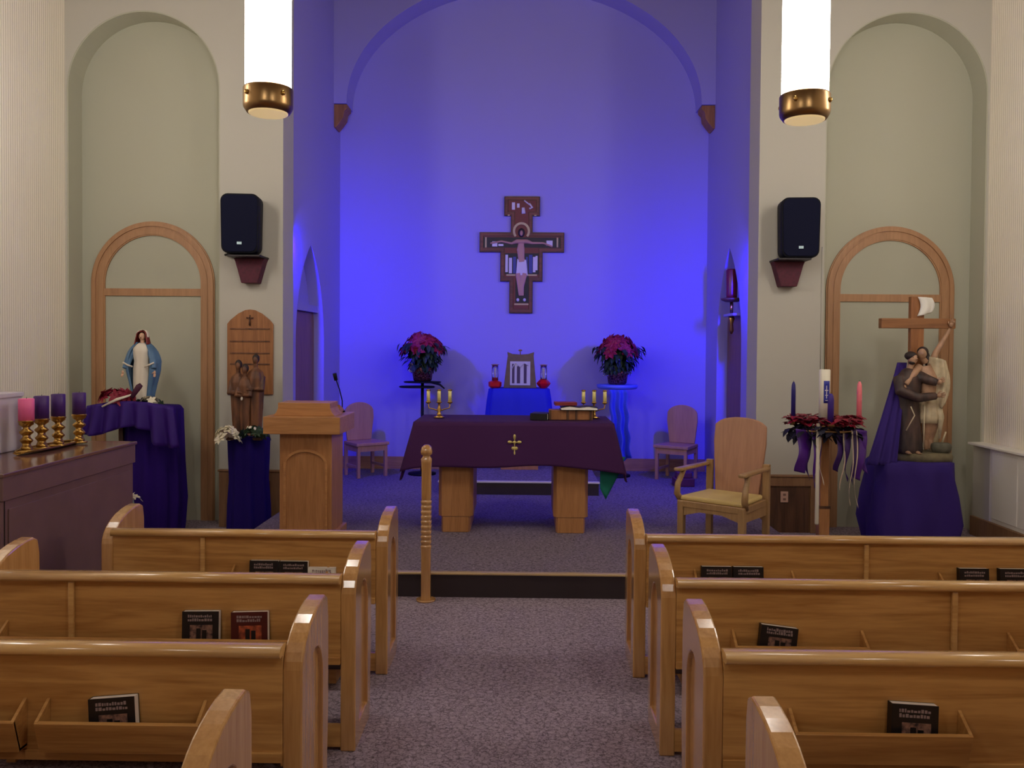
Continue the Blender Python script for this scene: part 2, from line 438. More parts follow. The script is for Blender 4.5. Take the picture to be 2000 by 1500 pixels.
# platform and inner step
def step(name, x0, x1, y0, y1, z0, z1, nose):
    r = struct(MB().box(x0, x1, y0, y1, z0, z1 - .002).build(name, CARPET))
    return r
EDGE = mat('step_edge', (206, 176, 128), .35, .3)
EDGE2 = mat('inner_step_edge', (225, 215, 205), .35)
RISER = mat('dark_riser', (52, 40, 44), .8)
struct(MB().box(-2.43, 2.32, 6.19, 8.9, 0, .178).box(-2.495, 2.435, 8.9, YB, 0, .178).build('floor_platform', CARPET_DARKENED))
struct(MB().box(-2.43, 2.32, 6.165, 6.19, 0, .165).build('trim_4', RISER))
struct(MB().box(-2.43, 2.32, 6.155, 6.205, .165, .184).build('trim_5', EDGE, bevel=.006))
struct(MB().box(-.95, .845, 9.46, YB, .178, .328).build('floor_upper_step', CARPET_DARKENED))
struct(MB().box(-.95, .845, 9.445, 9.46, .178, .31).build('trim_6', RISER))
struct(MB().box(-.96, .855, 9.435, 9.48, .31, .332).build('trim_7', EDGE2, bevel=.005))
BBW = wood('baseboard_wood', (190, 140, 104), (160, 112, 80), 'X', .45, contrast=.5)
struct(MB().box(-2.5, -.95, YB - .025, YB, .2, .34).box(-2.5, -.95, YB - .05, YB, .178, .205).build('baseboard_back_left', BBW))
struct(MB().box(.845, 2.44, YB - .025, YB, .2, .34).box(.845, 2.44, YB - .05, YB, .178, .205).build('baseboard_back_right', BBW))
# wooden dado panels on the two pillars
def dado(name, x0, x1, h, mm):
    m = MB()
    m.box(x0, x1, YF - .03, YF - .001, 0, h)
    m.box(x0, x0 + .1, YF - .055, YF - .0301, 0, h).box(x1 - .1, x1, YF - .055, YF - .0301, 0, h).box(x0 + .1, x1 - .1, YF - .055, YF - .0301, h - .09, h)
    m.box(x0 - .01, x1 + .01, YF - .065, YF - .001, h + .001, h + .02)
    return struct(m.build(name, mm, bevel=.004))
DADOW = wood('dado_wood', (150, 110, 74), (120, 84, 56), 'Z', .5, contrast=.5)
dado('trim_8', -3.07, -2.45, .56, DADOW)
dado('trim_9', 2.345, 2.97, .56, DADOW)
struct(MB().box(2.46, 2.86, YF - .036, YF - .0305, 0, .455).build('trim_10', DARKW))
m = thing('wall_outlet', 'small pink-beige outlet plate on the dark panel between armchair and advent wreath', 'outlet', (2.61, YF - .04, .36))
MB().box(-.038, .038, -.008, 0, -.055, .055).build('plate', OUTLET, m, bevel=.003)
for zz in (.012, -.034): MB().box(-.014, .014, -.011, -.008, zz, zz + .022).build('socket', mat('socket', (130, 96, 84), .5), m)
# side walls low part: white cover over wood base on the right
m = MB().box(4.5, 4.6, 4.0, 8.2, .19, .9)
for k in range(9):
    m.box(4.492, 4.5, 4.05 + k * .46, 4.47 + k * .46, .23, .86)
struct(m.build('trim_11', WHITEMET, bevel=.004))
struct(MB().box(4.44, 4.6, 4.0, 8.5, .9, .925).build('trim_12', WHITEMET, bevel=.006))
struct(MB().box(4.5, 4.6, 8.2, 8.5, .19, .9).build('trim_13', CREAM))
struct(MB().box(4.47, 4.6, 4.0, 8.49, 0, .19).build('baseboard_right', DADOW, bevel=.004))

# ================================================================ PENDANT LAMPS
def pendant(loc, label, GLOW=GLOW):
    t = thing('pendant_lamp', label, 'pendant lamp', loc, 0, 'white cylinder pendant lamps with brass ends')
    MB().lathe([(.135, 0), (.138, .03), (.138, 1.15), (.135, 1.18)], (0, 0, .06), 32).build('glass_cylinder', GLOW, t)
    m = MB().lathe([(.116, -.04), (.128, -.042), (.146, -.015), (.15, .0), (.15, .1), (.146, .108)], (0, 0, -.005), 32)
    b = m.build('bottom_band', BRONZE, t)
    for a in range(4):
        MB().ball((.152 * cos(a * PI / 2 + .9), .152 * sin(a * PI / 2 + .9), .05), (.014, .014, .016), 10, 6).build('knob', BRASS, b)
    MB().lathe([(.112, -.05), (.118, -.046), (.12, -.03)], (0, 0, -.005), 32).build('bottom_lens', mat('lens', (230, 200, 130), .3, emit=(1, .74, .38), es=.45), t)
    MB().lathe([(.15, 1.2), (.15, 1.28), (.05, 1.34), (.02, 1.36)], (0, 0, 0), 32).build('top_cap', BRONZE, t)
    MB().cyl(0, 0, 1.3, CEIL - loc[2], .012, 10).build('rod', BRONZE, t)
    return t
p = pendant((-1.585, 5.2, 3.315), 'brass-ended white cylinder lamp hanging at the left of the chancel opening')
GLOW_SIDE_FILL = mat('side_fill_glass', (255, 250, 240), .4, emit=(1, .95, .88), es=SIDE_FILL_E)
for (x, y, lab) in ((1.695, 5.2, 'brass-ended white cylinder lamp hanging at the right of the chancel opening'),
                    ):
    c = copy_tree(p); c.location = (x, y, 3.315 if x < 0 else 3.285); c['label'] = lab
pendant((-3.75, 5.4, 3.315), 'added white cylinder lamp brightening the left side wall, out of view', GLOW_SIDE_FILL)  # extra lamps added out of view to lift the side walls
pendant((3.65, 5.4, 3.285), 'added white cylinder lamp brightening the right side wall, out of view', GLOW_SIDE_FILL)
pendant((-1.6, .6, 3.3), 'added white cylinder lamp brightening the pew backs, unseen above the viewer on the left', GLOW_REAR_FILL)  # extra lamps added overhead, unseen, to light surfaces facing the viewer
pendant((1.7, .6, 3.3), 'added white cylinder lamp brightening the pew backs, unseen above the viewer on the right', GLOW_REAR_FILL)

# ================================================================ BLUE FIXTURES behind the pillars
for sx, x, y, z, lab in ((1, -2.476, 8.915, 2.85, 'slim blue light bar fixed behind the left pillar'), (-1, 2.385, 8.92, 2.6, 'slim blue light bar fixed behind the right pillar')):
    t = thing('light_bar', lab, 'stage light', (x, y, z), 0)
    MB().box(-.018, .018, -.034, .0, -.16, .16).build('housing', BLACK, t, bevel=.004)
    MB().box(-.016, .016, .0, .006, -.15, .15).build('lens', mat('blue_lens', (60, 40, 255), .3, emit=(.12, .06, 1), es=3), t)
    ld = bpy.data.lights.new('blue_beam', 'AREA'); ld.shape = 'RECTANGLE'; ld.size = .032; ld.size_y = .3
    ld.energy = BLUE_W; ld.color = (.02, .006, 1.0)
    lo = bpy.data.objects.new('blue_beam', ld); COL.objects.link(lo)
    lo.parent = t; lo.location = (0, .012, 0)
    d = Vector((.15 * sx, 1, -.58)).normalized()
    lo.rotation_euler = d.to_track_quat('-Z', 'Z').to_euler()

# ================================================================ PEWS
def pew(x0, x1, Y, label, battens=(), racks=(), rz=0):
    t = thing('pew', label, 'pew', ((x0 + x1) / 2, Y, 0), 0, 'wooden pews of the nave')
    hw = (x1 - x0) / 2
    cx = (x0 + x1) / 2
    th = .068
    # outline of an end: straight near edge, quarter-round shoulder rising to the front
    out = [(0, 0), (0, .35), (0, .72)] + [(.34 - .34 * cos(rad(a)), .72 + .165 * sin(rad(a))) for a in range(10, 91, 10)] + [(.375, .868), (.39, .8), (.395, .45), (.36, 0)]
    inn = [(.1, .1), (.1, .35), (.1, .6)] + [(.2 - .1 * cos(rad(a)), .6 + .13 * sin(rad(a))) for a in range(18, 163, 18)] + [(.3, .62), (.3, .6), (.3, .35), (.3, .1)]
    n = min(len(out), len(inn))
    assert len(out) == len(inn), (len(out), len(inn))
    for s in (-1, 1):
        a = s * hw; b = s * (hw - th)
        xx = sorted((a, b))
        m = MB().ring(out, inn, 'X', xx[0], xx[1], closed=True)
        e = m.build('end_panel', PEWZ, t, bevel=.007)
        MB().prism(inn, 'X', xx[0] + .016, xx[1] - .016).build('arched_inset', PEWZ, e)
    w = hw - th
    MB().box(-w, w, .0, .028, .40, .775).box(-w, w, -.012, .0, .40, .435).build('backrest', PEWX, t, bevel=.003)
    m = MB()
    prof = [(-.03, .772), (-.038, .782), (-.038, .795), (-.028, .806), (.0, .81), (.035, .806), (.045, .79), (.04, .772)]
    m.prism(prof, 'X', -w, w, True)
    m.build('top_rail', RAILW, t)
    MB().prism([(.02, .40), (.48, .43), (.5, .445), (.49, .46), (.02, .43)], 'X', -w, w).build('seat', PEWX, t, bevel=.004)
    for bx in battens:
        MB().box(bx - cx - .013, bx - cx + .013, -.02, -.0005, .436, .768).build('batten', RAILW, t, bevel=.005)
    for (a, b) in racks:
        a -= cx; b -= cx
        q = MB().prism([(-.085, .56), (-.072, .565), (-.04, .455), (-.052, .445)], 'X', a, b)
        q.prism([(-.052, .445), (-.0005, .445), (-.0005, .458), (-.05, .458)], 'X', a, b)
        for e in (a, b - .012):
            q.prism([(-.082, .563), (-.0005, .615), (-.0005, .446), (-.048, .446)], 'X', e, e + .012)
        r_ = q.build('book_rack', PEWX, t, bevel=.002); r_.location.z = rz
    # kneeler hinged low behind
    MB().box(-w + .05, w - .05, -.2, -.06, .1, .15).build('kneeler', mat('kneeler_pad', (70, 56, 56), .8), t, bevel=.012)
    m = MB()
    for kx in (-w + .2, w - .2): m.box(kx - .02, kx + .02, -.18, .02, .02, .1)
    m.box(-w, w, .004, .024, .02, .12)
    m.build('kneeler_frame', PEWX, t)
    return t
YP = [4.69, 3.79, 2.89, 1.99]
pew(-2.37, -.755, YP[0], 'shortest wooden pew at the front left, both curved ends in view', battens=(-1.79,), racks=((-1.62, -1.08),))
pew(-2.49, -.755, YP[1], 'left wooden pew, second from the altar, with two booklets in its rack', battens=(-2.045,), racks=((-2.35, -1.02),), rz=-.03)
pew(-2.9, -.76, YP[2], 'left wooden pew, third from the altar, one missal in its book rack', racks=((-1.65, -1.09), (-2.7, -1.72)))
pew(-2.9, -.77, YP[3], 'nearest left wooden pew, only its curved end in view', racks=())
pew(.62, 3.5, YP[0], 'right wooden pew at the front, behind the step, four booklets in it', battens=(1.9, 3.2), racks=((.95, 1.5), (2.3, 2.85)))
pew(.625, 3.5, YP[1], 'right wooden pew, second from the altar, one tilted missal in its rack', battens=(1.93, 3.1), racks=((.94, 1.53), (2.17, 2.8)), rz=-.03)
pew(.625, 3.5, YP[2], 'right wooden pew, third from the altar, missal in a long book rack', racks=((.915, 1.505),))
pew(.635, 3.5, YP[3], 'nearest right wooden pew, only its curved end in view', racks=())

def missal(x, Y, label, z=.46, w=.16, h=.215, tilt=0, cover=None, pict=None, lean=5, group='booklets in the pew racks'):
    random.seed(label)
    h -= .05
    t = thing('missal', label, 'book', (x, Y - .049, z), 0, group)
    t.rotation_euler = (rad(-lean), rad(tilt), 0)
    MB().box(-w / 2 + .003, w / 2 - .001, .002, .031, .002, h - .001).build('pages', PAGES, t)
    c = MB().box(-w / 2, w / 2, -.0015, .002, 0, h).box(-w / 2, w / 2, .031, .033, 0, h).box(-w / 2, -w / 2 + .003, .002, .031, 0, h).build('cover', cover or COVER, t)
    MB().box(-w * .28, w * .34, -.003, -.0015, h * .12, h * .68).build('cover_picture', pict or PICT, c)
    q = MB()
    for r_, zz in enumerate((h * .88, h * .79)):
        x_ = -w * .34
        while x_ < w * .32:
            l = random.uniform(.004, .011)
            q.box(x_, x_ + l, -.0025, -.0015, zz - .004, zz + .006 + random.uniform(-.003, .003)); x_ += l + .003
    q.build('title', INK, c)
    f = MB().box(-w * .1, w * .02, -.004, -.003, h * .2, h * .6).box(w * .06, w * .18, -.004, -.003, h * .16, h * .56).build('figures', COVER, c)
    return t
missal(-1.395, YP[2], 'black-covered missal standing in the rack of the third left pew', h=.222, tilt=-5)
missal(-1.445, YP[1], 'black-covered missal in the second left pew, left of the maroon one', h=.235, w=.165, tilt=-1)
missal(-1.222, YP[1], 'maroon-covered missal in the second left pew, nearest its aisle end', h=.235, w=.165, tilt=-2, cover=COVERR, pict=PICTR)
missal(-1.44, YP[0], 'dark booklet in the front left pew, left one of the touching pair', h=.235, w=.16)
missal(-1.276, YP[0], 'dark booklet in the front left pew, middle of three', h=.233, w=.16)
q = missal(-1.118, YP[0], 'thin white booklet in the front left pew, nearest the aisle', h=.2, w=.15, cover=PAPER, pict=PAPER)
missal(1.324, YP[2], 'black-covered missal standing in the rack of the third right pew', h=.235, w=.158, tilt=3)
missal(1.13, YP[1], 'black-covered missal tilted in the rack of the second right pew', h=.2, w=.165, tilt=7)
missal(1.072, YP[0], 'dark booklet in the front right pew, nearest the aisle', h=.23, w=.165)
missal(1.246, YP[0], 'dark booklet in the front right pew, second from the aisle', h=.23, w=.165)
missal(2.482, YP[0], 'dark booklet in the front right pew, beyond the batten, left of its neighbour', h=.235, w=.16)
missal(2.705, YP[0], 'dark booklet in the front right pew, farthest right', h=.235, w=.165)

# ================================================================ ORGAN CONSOLE with advent candles
t = thing('organ_console', 'dark brown upright organ case with glossy lid behind the left pews', 'organ', (-3.15, 5.2, 0))
MB().box(-.37, .37, -.76, .76, 0, 1.0).build('case', ORGAN, t, bevel=.006)
MB().box(-.375, .385, -.765, .765, 1.0, 1.128).build('key_lid_band', ORGAN, t, bevel=.004)
MB().box(-.385, .395, -.78, .775, 1.128, 1.15).build('lid', ORGANT, t, bevel=.005)
m = MB()
for y0 in (-.72,):
    m.box(.37, .378, -.7, .7, .1, .95)
m.build('side_panel', ORGAN, t, bevel=.003)
MB().box(.37, .374, -.735, -.73, .0, 1.0).build('panel_seam', mat('seam', (40, 26, 26), .6), t)
o = MB().box(-.17, .1, -.18, .18, 0, .36).box(-.18, .11, -.19, .19, .345, .375).build('lidded_box', mat('pale_box', (206, 196, 204), .7), loc=(-3.375, 5.28, 1.151), bevel=.006)
tag(o, 'pale lilac lidded box on the organ beside the pink candle', 'box')
t = thing('candle_tray', 'long brass wire tray on the organ lid under four pillar candles', 'tray', (-3.1, 5.51, 1.151))
def traypt(u, v):
    return (-.02 + .075 * (u - .5) * 2 * sin(PI * min(max(v, .03), .97)) ** .4, -.36 + .68 * v, .012 * abs(u - .5) * 2 + .002)
MB().grid(traypt, 6, 24).build('tray_dish', BRASS, t, thick=.004)
MB().tube([(-.02 + .08 * cos(a * PI / 12) , -.02 + .345 * sin(a * PI / 12), .02) for a in range(25)], .005, 6).build('rim', BRASS, t)
CP = [((-3.135, 5.27), WAXK, 'pink pillar candle on a twisted brass holder, leftmost on the organ', .285, .134, .046),
      ((-3.125, 5.42), WAXP, 'purple pillar candle standing just right of the pink one', .285, .142, .045),
      ((-3.11, 5.59), WAXP, 'purple pillar candle on the organ, third from the left', .285, .145, .044),
      ((-3.065, 5.77), WAXP, 'purple pillar candle on the organ, farthest right', .285, .145, .043)]
for (cx, cy), wm, lab, zz, hh, r in CP:
    t = thing('pillar_candle', lab, 'candle', (cx, cy, 1.158), 0, 'four advent pillar candles on the organ')
    zz = .2
    m = MB()
    def fx(a, v): return 1 + .16 * sin(2 * a + v * 22)
    m.lathe([(.045, 0), (.048, .01)] + [(.03 + .009 * sin(i * 1.1), .012 + i * .009) for i in range(20)] + [(.048, zz - .008), (.05, zz)], (0, 0, 0), 24, fx=fx)
    m.build('twisted_holder', BRASS, t)
    MB().lathe([(r, 0), (r, hh), (r * .9, hh + .003), (r * .3, hh - .004)], (0, 0, zz), 28).build('wax', wm, t)
    MB().tube([(0, 0, zz + hh - .006), (.002, 0, zz + hh + .012)], .0015, 6).build('wick', BLACK, t)

# ================================================================ CLOTH-COVERED STANDS
def drape(name, lab, loc, prof, m_, folds=14, amp=.06, sx=1, sy=1, square=0, ph=0, cat='draped cloth', twist=0, rz=0, top=.02):
    """cloth hanging round a support: prof = [(radius,z)] from top to bottom, folds deepening downwards"""
    def fx(a, v):
        s = 1.0
        if square: s = 1 / max(abs(cos(a)), abs(sin(a))) ** square
        rip = sin(folds * a + ph + twist * v) + .5 * sin(folds * 1.7 * a + 2 * ph - twist * 1.6 * v)
        return s * (1 + amp * min(1, v * 1.6) * rip)
    P = [(.02, prof[0][1])] + [(prof[0][0] * .7, prof[0][1] + .002)] + prof
    m = MB().lathe(P, (0, 0, 0), 110, sx, sy, fx)
    m.f.pop(); m.sm.pop()
    o = m.build(name, m_, loc=loc, rz=rz, flipfix=True)
    return tag(o, lab, cat)
# stand of the Mary statue
t = thing('statue_stand', 'dark wooden stand under the purple cloth of the blue-mantled statue', 'stand', (-3.72, 8.2, 0))
MB().box(-.2, .2, -.16, .16, 1.2, 1.235).build('top', DARKW, t)
m = MB()
for sx in (-1, 1):
    for sy in (-1, 1):
        q = MB().box(sx * .16 - .02, sx * .16 + .02, sy * .12 - .02, sy * .12 + .02, 0, 1.2); q.build('leg', DARKW, t)
drape('purple_drape', 'tall deep purple cloth hanging to the floor under the blue-mantled statue', (-3.62, 8.2, 0),
      [(.24, 1.245), (.262, 1.21), (.265, 1.0), (.27, .7), (.29, .35), (.275, .12), (.265, .012)], PURPLE, 11, .055, 1.05, .78)
def pleats(u, v):
    x = -.36 + .82 * u; fold = .03 * sin(u * 38) * (.3 + v)
    return (x * (1 + .14 * v), -.245 - .03 * v + fold - .03 * sin(PI * u), .02 - v * (.27 + .03 * sin(u * 9) + (.1 if u > .72 else 0)) + .05 * sin(PI * u))
o = MB().grid(pleats, 90, 10).build('purple_swag', mat('swag_purple', (50, 14, 112), .6, bump=.1, spec=.3), loc=(-3.76, 8.14, 1.235), thick=.006)
tag(o, 'shiny pleated purple swag across the top of the tall statue stand', 'draped cloth')
# ---- statue of Mary
t = thing('statue', 'white-robed statue with blue mantle and red-brown hair on the purple stand', 'statue', (-3.72, 8.18, 1.252))
def rf(a, v): return 1 + .05 * sin(9 * a) * (1 - v)
MB().lathe([(.075, 0), (.08, .05), (.088, .2), (.088, .35), (.078, .42), (.092, .5), (.09, .55), (.055, .585), (.03, .6)], (0, -.01, 0), 48, .95, .72, rf).build('robe', ROBEW, t)
def mantle(u, v):
    a = rad(-52) + rad(284) * u                # open to the front (-Y)
    K = [(0, .085), (.25, .115), (.5, .15), (.68, .158), (.82, .135), (.92, .1), (1, .055)]
    for (v0, q0), (v1, q1) in zip(K, K[1:]):
        if v <= v1: break
    R = q0 + (q1 - q0) * (v - v0) / (v1 - v0)
    zz = .06 + .545 * v
    fl = .012 * sin(u * 34) * (1 - v)
    return ((R + fl) * cos(a) * 1.08, (R * .72 + fl) * sin(a) + .005, zz - .0)
MB().grid(mantle, 70, 18).build('blue_mantle', MANTLE, t, thick=.008)
m = MB().tube([(0, 0, .58), (0, -.003, .63)], [.022, .02], 10).ball((0, -.012, .662), (.028, .032, .038)).ball((0, -.045, .658), (.006, .008, .008), 8, 6)
m.build('head', SKIN, t, remesh=.004, smoothit=2)
MB().ball((-.01, -.0425, .667), (.004, .003, .0025), 6, 4).ball((.01, -.0425, .667), (.004, .003, .0025), 6, 4).build('eyes', HAIRD, t)
MB().ball((0, -.042, .645), (.007, .003, .002), 6, 4).build('mouth', HAIRR, t)
def veil(u, v):
    a = rad(-38) + rad(256) * u
    R = .046 + .028 * (1 - v) if v < .7 else .054 * math.sqrt(max(0, 1 - ((v - .7) / .3) ** 2)) + .001
    return (R * cos(a), R * sin(a) - .002, .585 + .13 * v)
MB().grid(veil, 30, 14).build('hair', HAIRR, t, thick=.008)
def veil2(u, v):
    a = rad(-30) + rad(240) * u
    R = .062 * math.sqrt(max(0, 1 - v ** 2)) + .001
    return (R * cos(a), R * sin(a) + .004, .655 + .075 * v)
MB().grid(veil2, 30, 8).build('veil', ROBEW, t, thick=.006)
for s in (-1, 1):
    a = MB().tube([(s * .06, -.01, .54), (s * .118, -.03, .45), (s * .14, -.07, .35)], [.034, .036, .028], 12)
    a.build('sleeve', MANTLE, t, remesh=.006, smoothit=2)
    c = MB().tube([(s * .06, -.085, .37), (s * .1, -.1, .385), (s * .15, -.09, .41)], .008, 8).build('mantle_hem', ROBEW, t)
    h = MB().ball((s * .155, -.085, .315), (.012, .009, .018), 10, 8)
    for k in range(4):
        x = s * (.147 + .0055 * k)
        h.tube([(x, -.087, .302), (x + s * .002, -.093, .282 + .002 * abs(k - 1.5)), (x + s * .003, -.1, .268 + .003 * abs(k - 1.5))], [.0034, .003, .0024], 6)
    h.tube([(s * .146, -.09, .318), (s * .135, -.1, .303)], [.004, .003], 6)
    h.build('hand', SKIN, t)

def flowers(t, n, rx, ry, z0, hz, m_, name, L=.06, w=.035, seed=1, petals=6, up=.5):
    random.seed(seed); m = MB()
    for i in range(n):
        a = random.uniform(0, 2 * PI); q = math.sqrt(random.random())
        x, y = rx * q * cos(a), ry * q * sin(a)
        z = z0 + hz * math.sqrt(max(0, 1 - q * q * .95)) + random.uniform(-.1, .05) * hz
        nrm = Vector((x / max(rx, .01), y / max(ry, .01), up + random.uniform(-.2, .3))).normalized()
        tt = nrm.orthogonal().normalized(); bb = nrm.cross(tt); g = random.uniform(0, 6)
        for k in range(petals):
            aa = g + 2 * PI * k / petals
            d = tt * cos(aa) + bb * sin(aa) + nrm * .2
            m.leaf((x, y, z), d, nrm, L * random.uniform(.75, 1.15), w * random.uniform(.8, 1.2), .25)
    return m.build(name, m_, t)
t = thing('flower_garland', 'crimson and cream flower garland round the foot of the blue-mantled statue', 'flowers', (-3.76, 8.06, 1.27))
flowers(t, 20, .17, .06, .01, .09, mat('crimson_petal', (140, 20, 50), .6), 'crimson_flowers', .075, .045, 4)
c = bpy.data.objects[t.children[0].name]; c.location = (-.1, -.12, .02)
c = flowers(t, 6, .1, .05, .0, .04, IVORY, 'cream_flowers', .045, .03, 6); c.location = (.2, -.06, .02)
c = flowers(t, 9, .22, .05, -.01, .03, GREENL, 'leaves', .06, .03, 8); c.location = (.12, -.07, .0)
MB().tube([(-.2, -.2, -.02), (-.05, -.22, .05), (.1, -.2, .1)], [.008, .014, .008], 8, .5).build('white_ribbon', ROBEW, t)
MB().tube([(.08, -.2, .07), (.14, -.18, .17), (.16, -.17, .19)], [.022, .03, .02], 8, .6).build('dark_bloom', mat('maroon_bloom', (70, 16, 50), .6), t)
# white lily sprig by the organ
t = thing('lily_sprig', 'small white flower sprig standing low between organ and purple cloth', 'flowers', (-3.64, 7.82, 0))
MB().tube([(0, 0, .012), (.02, 0, .2), (-.01, 0, .38)], .008, 6).tube([(.03, 0, .012), (.06, 0, .25)], .006, 6).build('stem', mat('pale_stem', (170, 190, 170), .5), t)
flowers(t, 5, .07, .04, .36, .06, ROBEW, 'petals', .05, .028, 12)
MB().lathe([(.05, 0), (.06, .02), (.045, .1), (.05, .14)], (0.01, 0, .0), 20).build('vase', BLACK, t)

# ================================================================ PLAQUE, CARVED FIGURES, PEDESTAL
t = thing('wooden_plaque', 'arched brown wooden plaque with carved lines on the left pillar', 'plaque', (-2.765, YF - .0005, 1.34))
pts = [(-.232, 0), (-.232, .71), (-.2, .75), (-.12, .815), (-.05, .85), (0, .857), (.05, .85), (.12, .815), (.2, .75), (.232, .71), (.232, 0)]
MB().prism(pts, 'Y', -.025, 0).build('board', PLAQW, t, bevel=.004)
m = MB()
for z in (.655, .53, .41, .3): m.box(-.2, .2, -.032, -.0252, z, z + .012)
m.box(-.006, .006, -.034, -.0252, .69, .8).box(-.035, .035, -.034, -.0252, .765, .777)
m.tube([(0, -.036, .70), (0, -.038, .76)], [.012, .008], 6).tube([(-.03, -.037, .775), (0, -.037, .76), (.03, -.037, .775)], .005, 6)
m.build('carved_relief', CARVE, t)
t = thing('carved_figures', 'dark carved wooden group of robed standing figures before the plaque', 'statue', (-2.68, 8.16, .985))
for (x, y, h, w, hh) in ((-.095, 0, .70, .078, .0), (-.02, -.03, .66, .07, .0), (.075, .0, .76, .085, .0)):
    def ff(a, v, x=x): return 1 + .08 * sin(7 * a + x * 30)
    m = MB().lathe([(w * .62, 0), (w * .75, .15), (w * .92, h * .55), (w, h * .7), (w * .8, h * .78), (w * .3, h * .83)], (x, y, 0), 36, 1, .75, ff)
    m.tube([(x, y, h * .8), (x, y - .005, h * .88)], [.02, .022], 10).ball((x, y - .008, h * .93), (.027, .03, .042))
    m.tube([(x - w * .8, y, h * .72), (x - w * .9, y - .05, h * .55), (x - .01, y - .085, h * .56)], [.026, .026, .016], 10)
    m.tube([(x + w * .8, y, h * .72), (x + w * .9, y - .05, h * .55), (x + .01, y - .085, h * .57)], [.026, .026, .016], 10)
    m.build('figure', CARVE, t, remesh=.007, smoothit=1)
    MB().ball((x, y + .006, h * .95), (.034, .034, .046)).build('head_cloth', HAIRD, t)
MB().lathe([(.13, 0), (.14, .015), (.12, .03)], (0, 0, -.03), 24, 1.1, .7).build('base', CARVE, t)
MB().ball((-.03, -.1, .34), (.012, .01, .02), 8, 6).build('white_ornament', ROBEW, t)
t = thing('pedestal', 'slim wooden pedestal hidden under blue-purple cloth before the left pillar', 'stand', (-2.67, 8.14, 0))
MB().box(-.17, .17, -.14, .14, .93, .954).build('top', DARKW, t)
MB().box(-.07, .07, -.07, .07, .03, .93).build('post', DARKW, t)
MB().box(-.15, .15, -.13, .13, 0, .03).build('foot', DARKW, t)
drape('purple_drape', 'narrow blue-purple cloth hanging from the pedestal beside the lectern', (-2.67, 8.14, 0),
      [(.185, .962), (.196, .93), (.188, .75), (.178, .55), (.195, .3), (.2, .12), (.2, .012)], mat('indigo_cloth', (30, 12, 98), .9, bump=.15, bscale=300, spec=.2), 9, .06, 1.02, .8)
t = thing('flower_wreath', 'white flowers and dark green leaves round the carved wooden figures', 'flowers', (-2.67, 8.0, .985))
c = flowers(t, 20, .11, .06, -.07, .14, IVORY, 'white_flowers', .07, .05, 21); c.location = (-.13, -.07, 0)
c = flowers(t, 28, .15, .06, -.05, .12, mat('green_leaf', (44, 66, 40), .6), 'green_leaves', .055, .03, 22); c.location = (.12, -.06, 0)
c = flowers(t, 3, .05, .02, .03, .03, IVORY, 'small_white_buds', .02, .015, 23); c.location = (.1, -.1, .03)

# ================================================================ SPEAKERS
def speaker(x, z, ry, rz, lab, lx, bx, bz, blab, side):
    t = thing('loudspeaker', lab, 'loudspeaker', (x, 8.28, z), rz)
    w, h = .185, .29
    def rr(w, h, r, n=6):
        return [(sx * (w - r) + r * cos(rad(a0 + 90 * i / n)), sz * (h - r) + r * sin(rad(a0 + 90 * i / n))) for (sx, sz, a0) in ((1, 1, 0), (-1, 1, 90), (-1, -1, 180), (1, -1, 270)) for i in range(n + 1)]
    body = [(p[0] * (1 - .06 * (p[1] < 0) * abs(p[1]) / h), p[1]) for p in rr(w, h, .07)]
    MB().prism(body, 'Y', -.09, .12, True).build('cabinet', BLACK, t, bevel=.012)
    g = [(p[0] * .93, p[1] * .95) for p in body]
    MB().prism(g, 'Y', -.102, -.088, True).build('grille', GRILLE, t, bevel=.005)
    MB().box(lx - .022, lx + .022, -.106, -.101, -.205, -.18).build('badge', mat('badge', (190, 215, 220), .3, .2), t)
    MB().box(-.02, .02, .1, .2, -.1, .1).build('wall_mount', BLACK, t)
    b = thing('speaker_shelf', blab, 'bracket', (bx, YF - .0005, bz))
    MB().prism([(-.155, .0), (.155, .0), (.14, -.035), (.08, -.245), (-.08, -.245), (-.14, -.035)], 'Y', -.13, 0).build('tapered_block', SUEDE, b, bevel=.006)
    MB().box(-.16, .16, -.3, 0, 0, .018).build('shelf_board', mat('near_black', (28, 14, 20), .5), b, bevel=.003)
    return t
speaker(-2.785, 3.02, 0, rad(6), 'dark navy loudspeaker on the left pillar above the plaque', .0, -2.74, 2.70, 'burgundy tapered bracket under the left loudspeaker', -1)
speaker(2.66, 3.01, 0, rad(-5), 'dark navy loudspeaker on the right pillar above the armchair', .0, 2.6, 2.70, 'burgundy tapered bracket under the right loudspeaker', 1)
o = MB().tube([(-3.02, 8.49, 2.745), (-2.96, 8.42, 2.745), (-2.86, 8.38, 2.73)], .012, 8).build('cable', BLACK); tag(o, 'short black cable beside the left speaker bracket', 'cable')
o = MB().tube([(2.965, 8.496, 2.86), (2.962, 8.496, 2.3), (2.962, 8.496, 1.6)], .004, 6).build('cable', CREAM); tag(o, 'thin white cable running down the edge of the right pillar', 'cable')

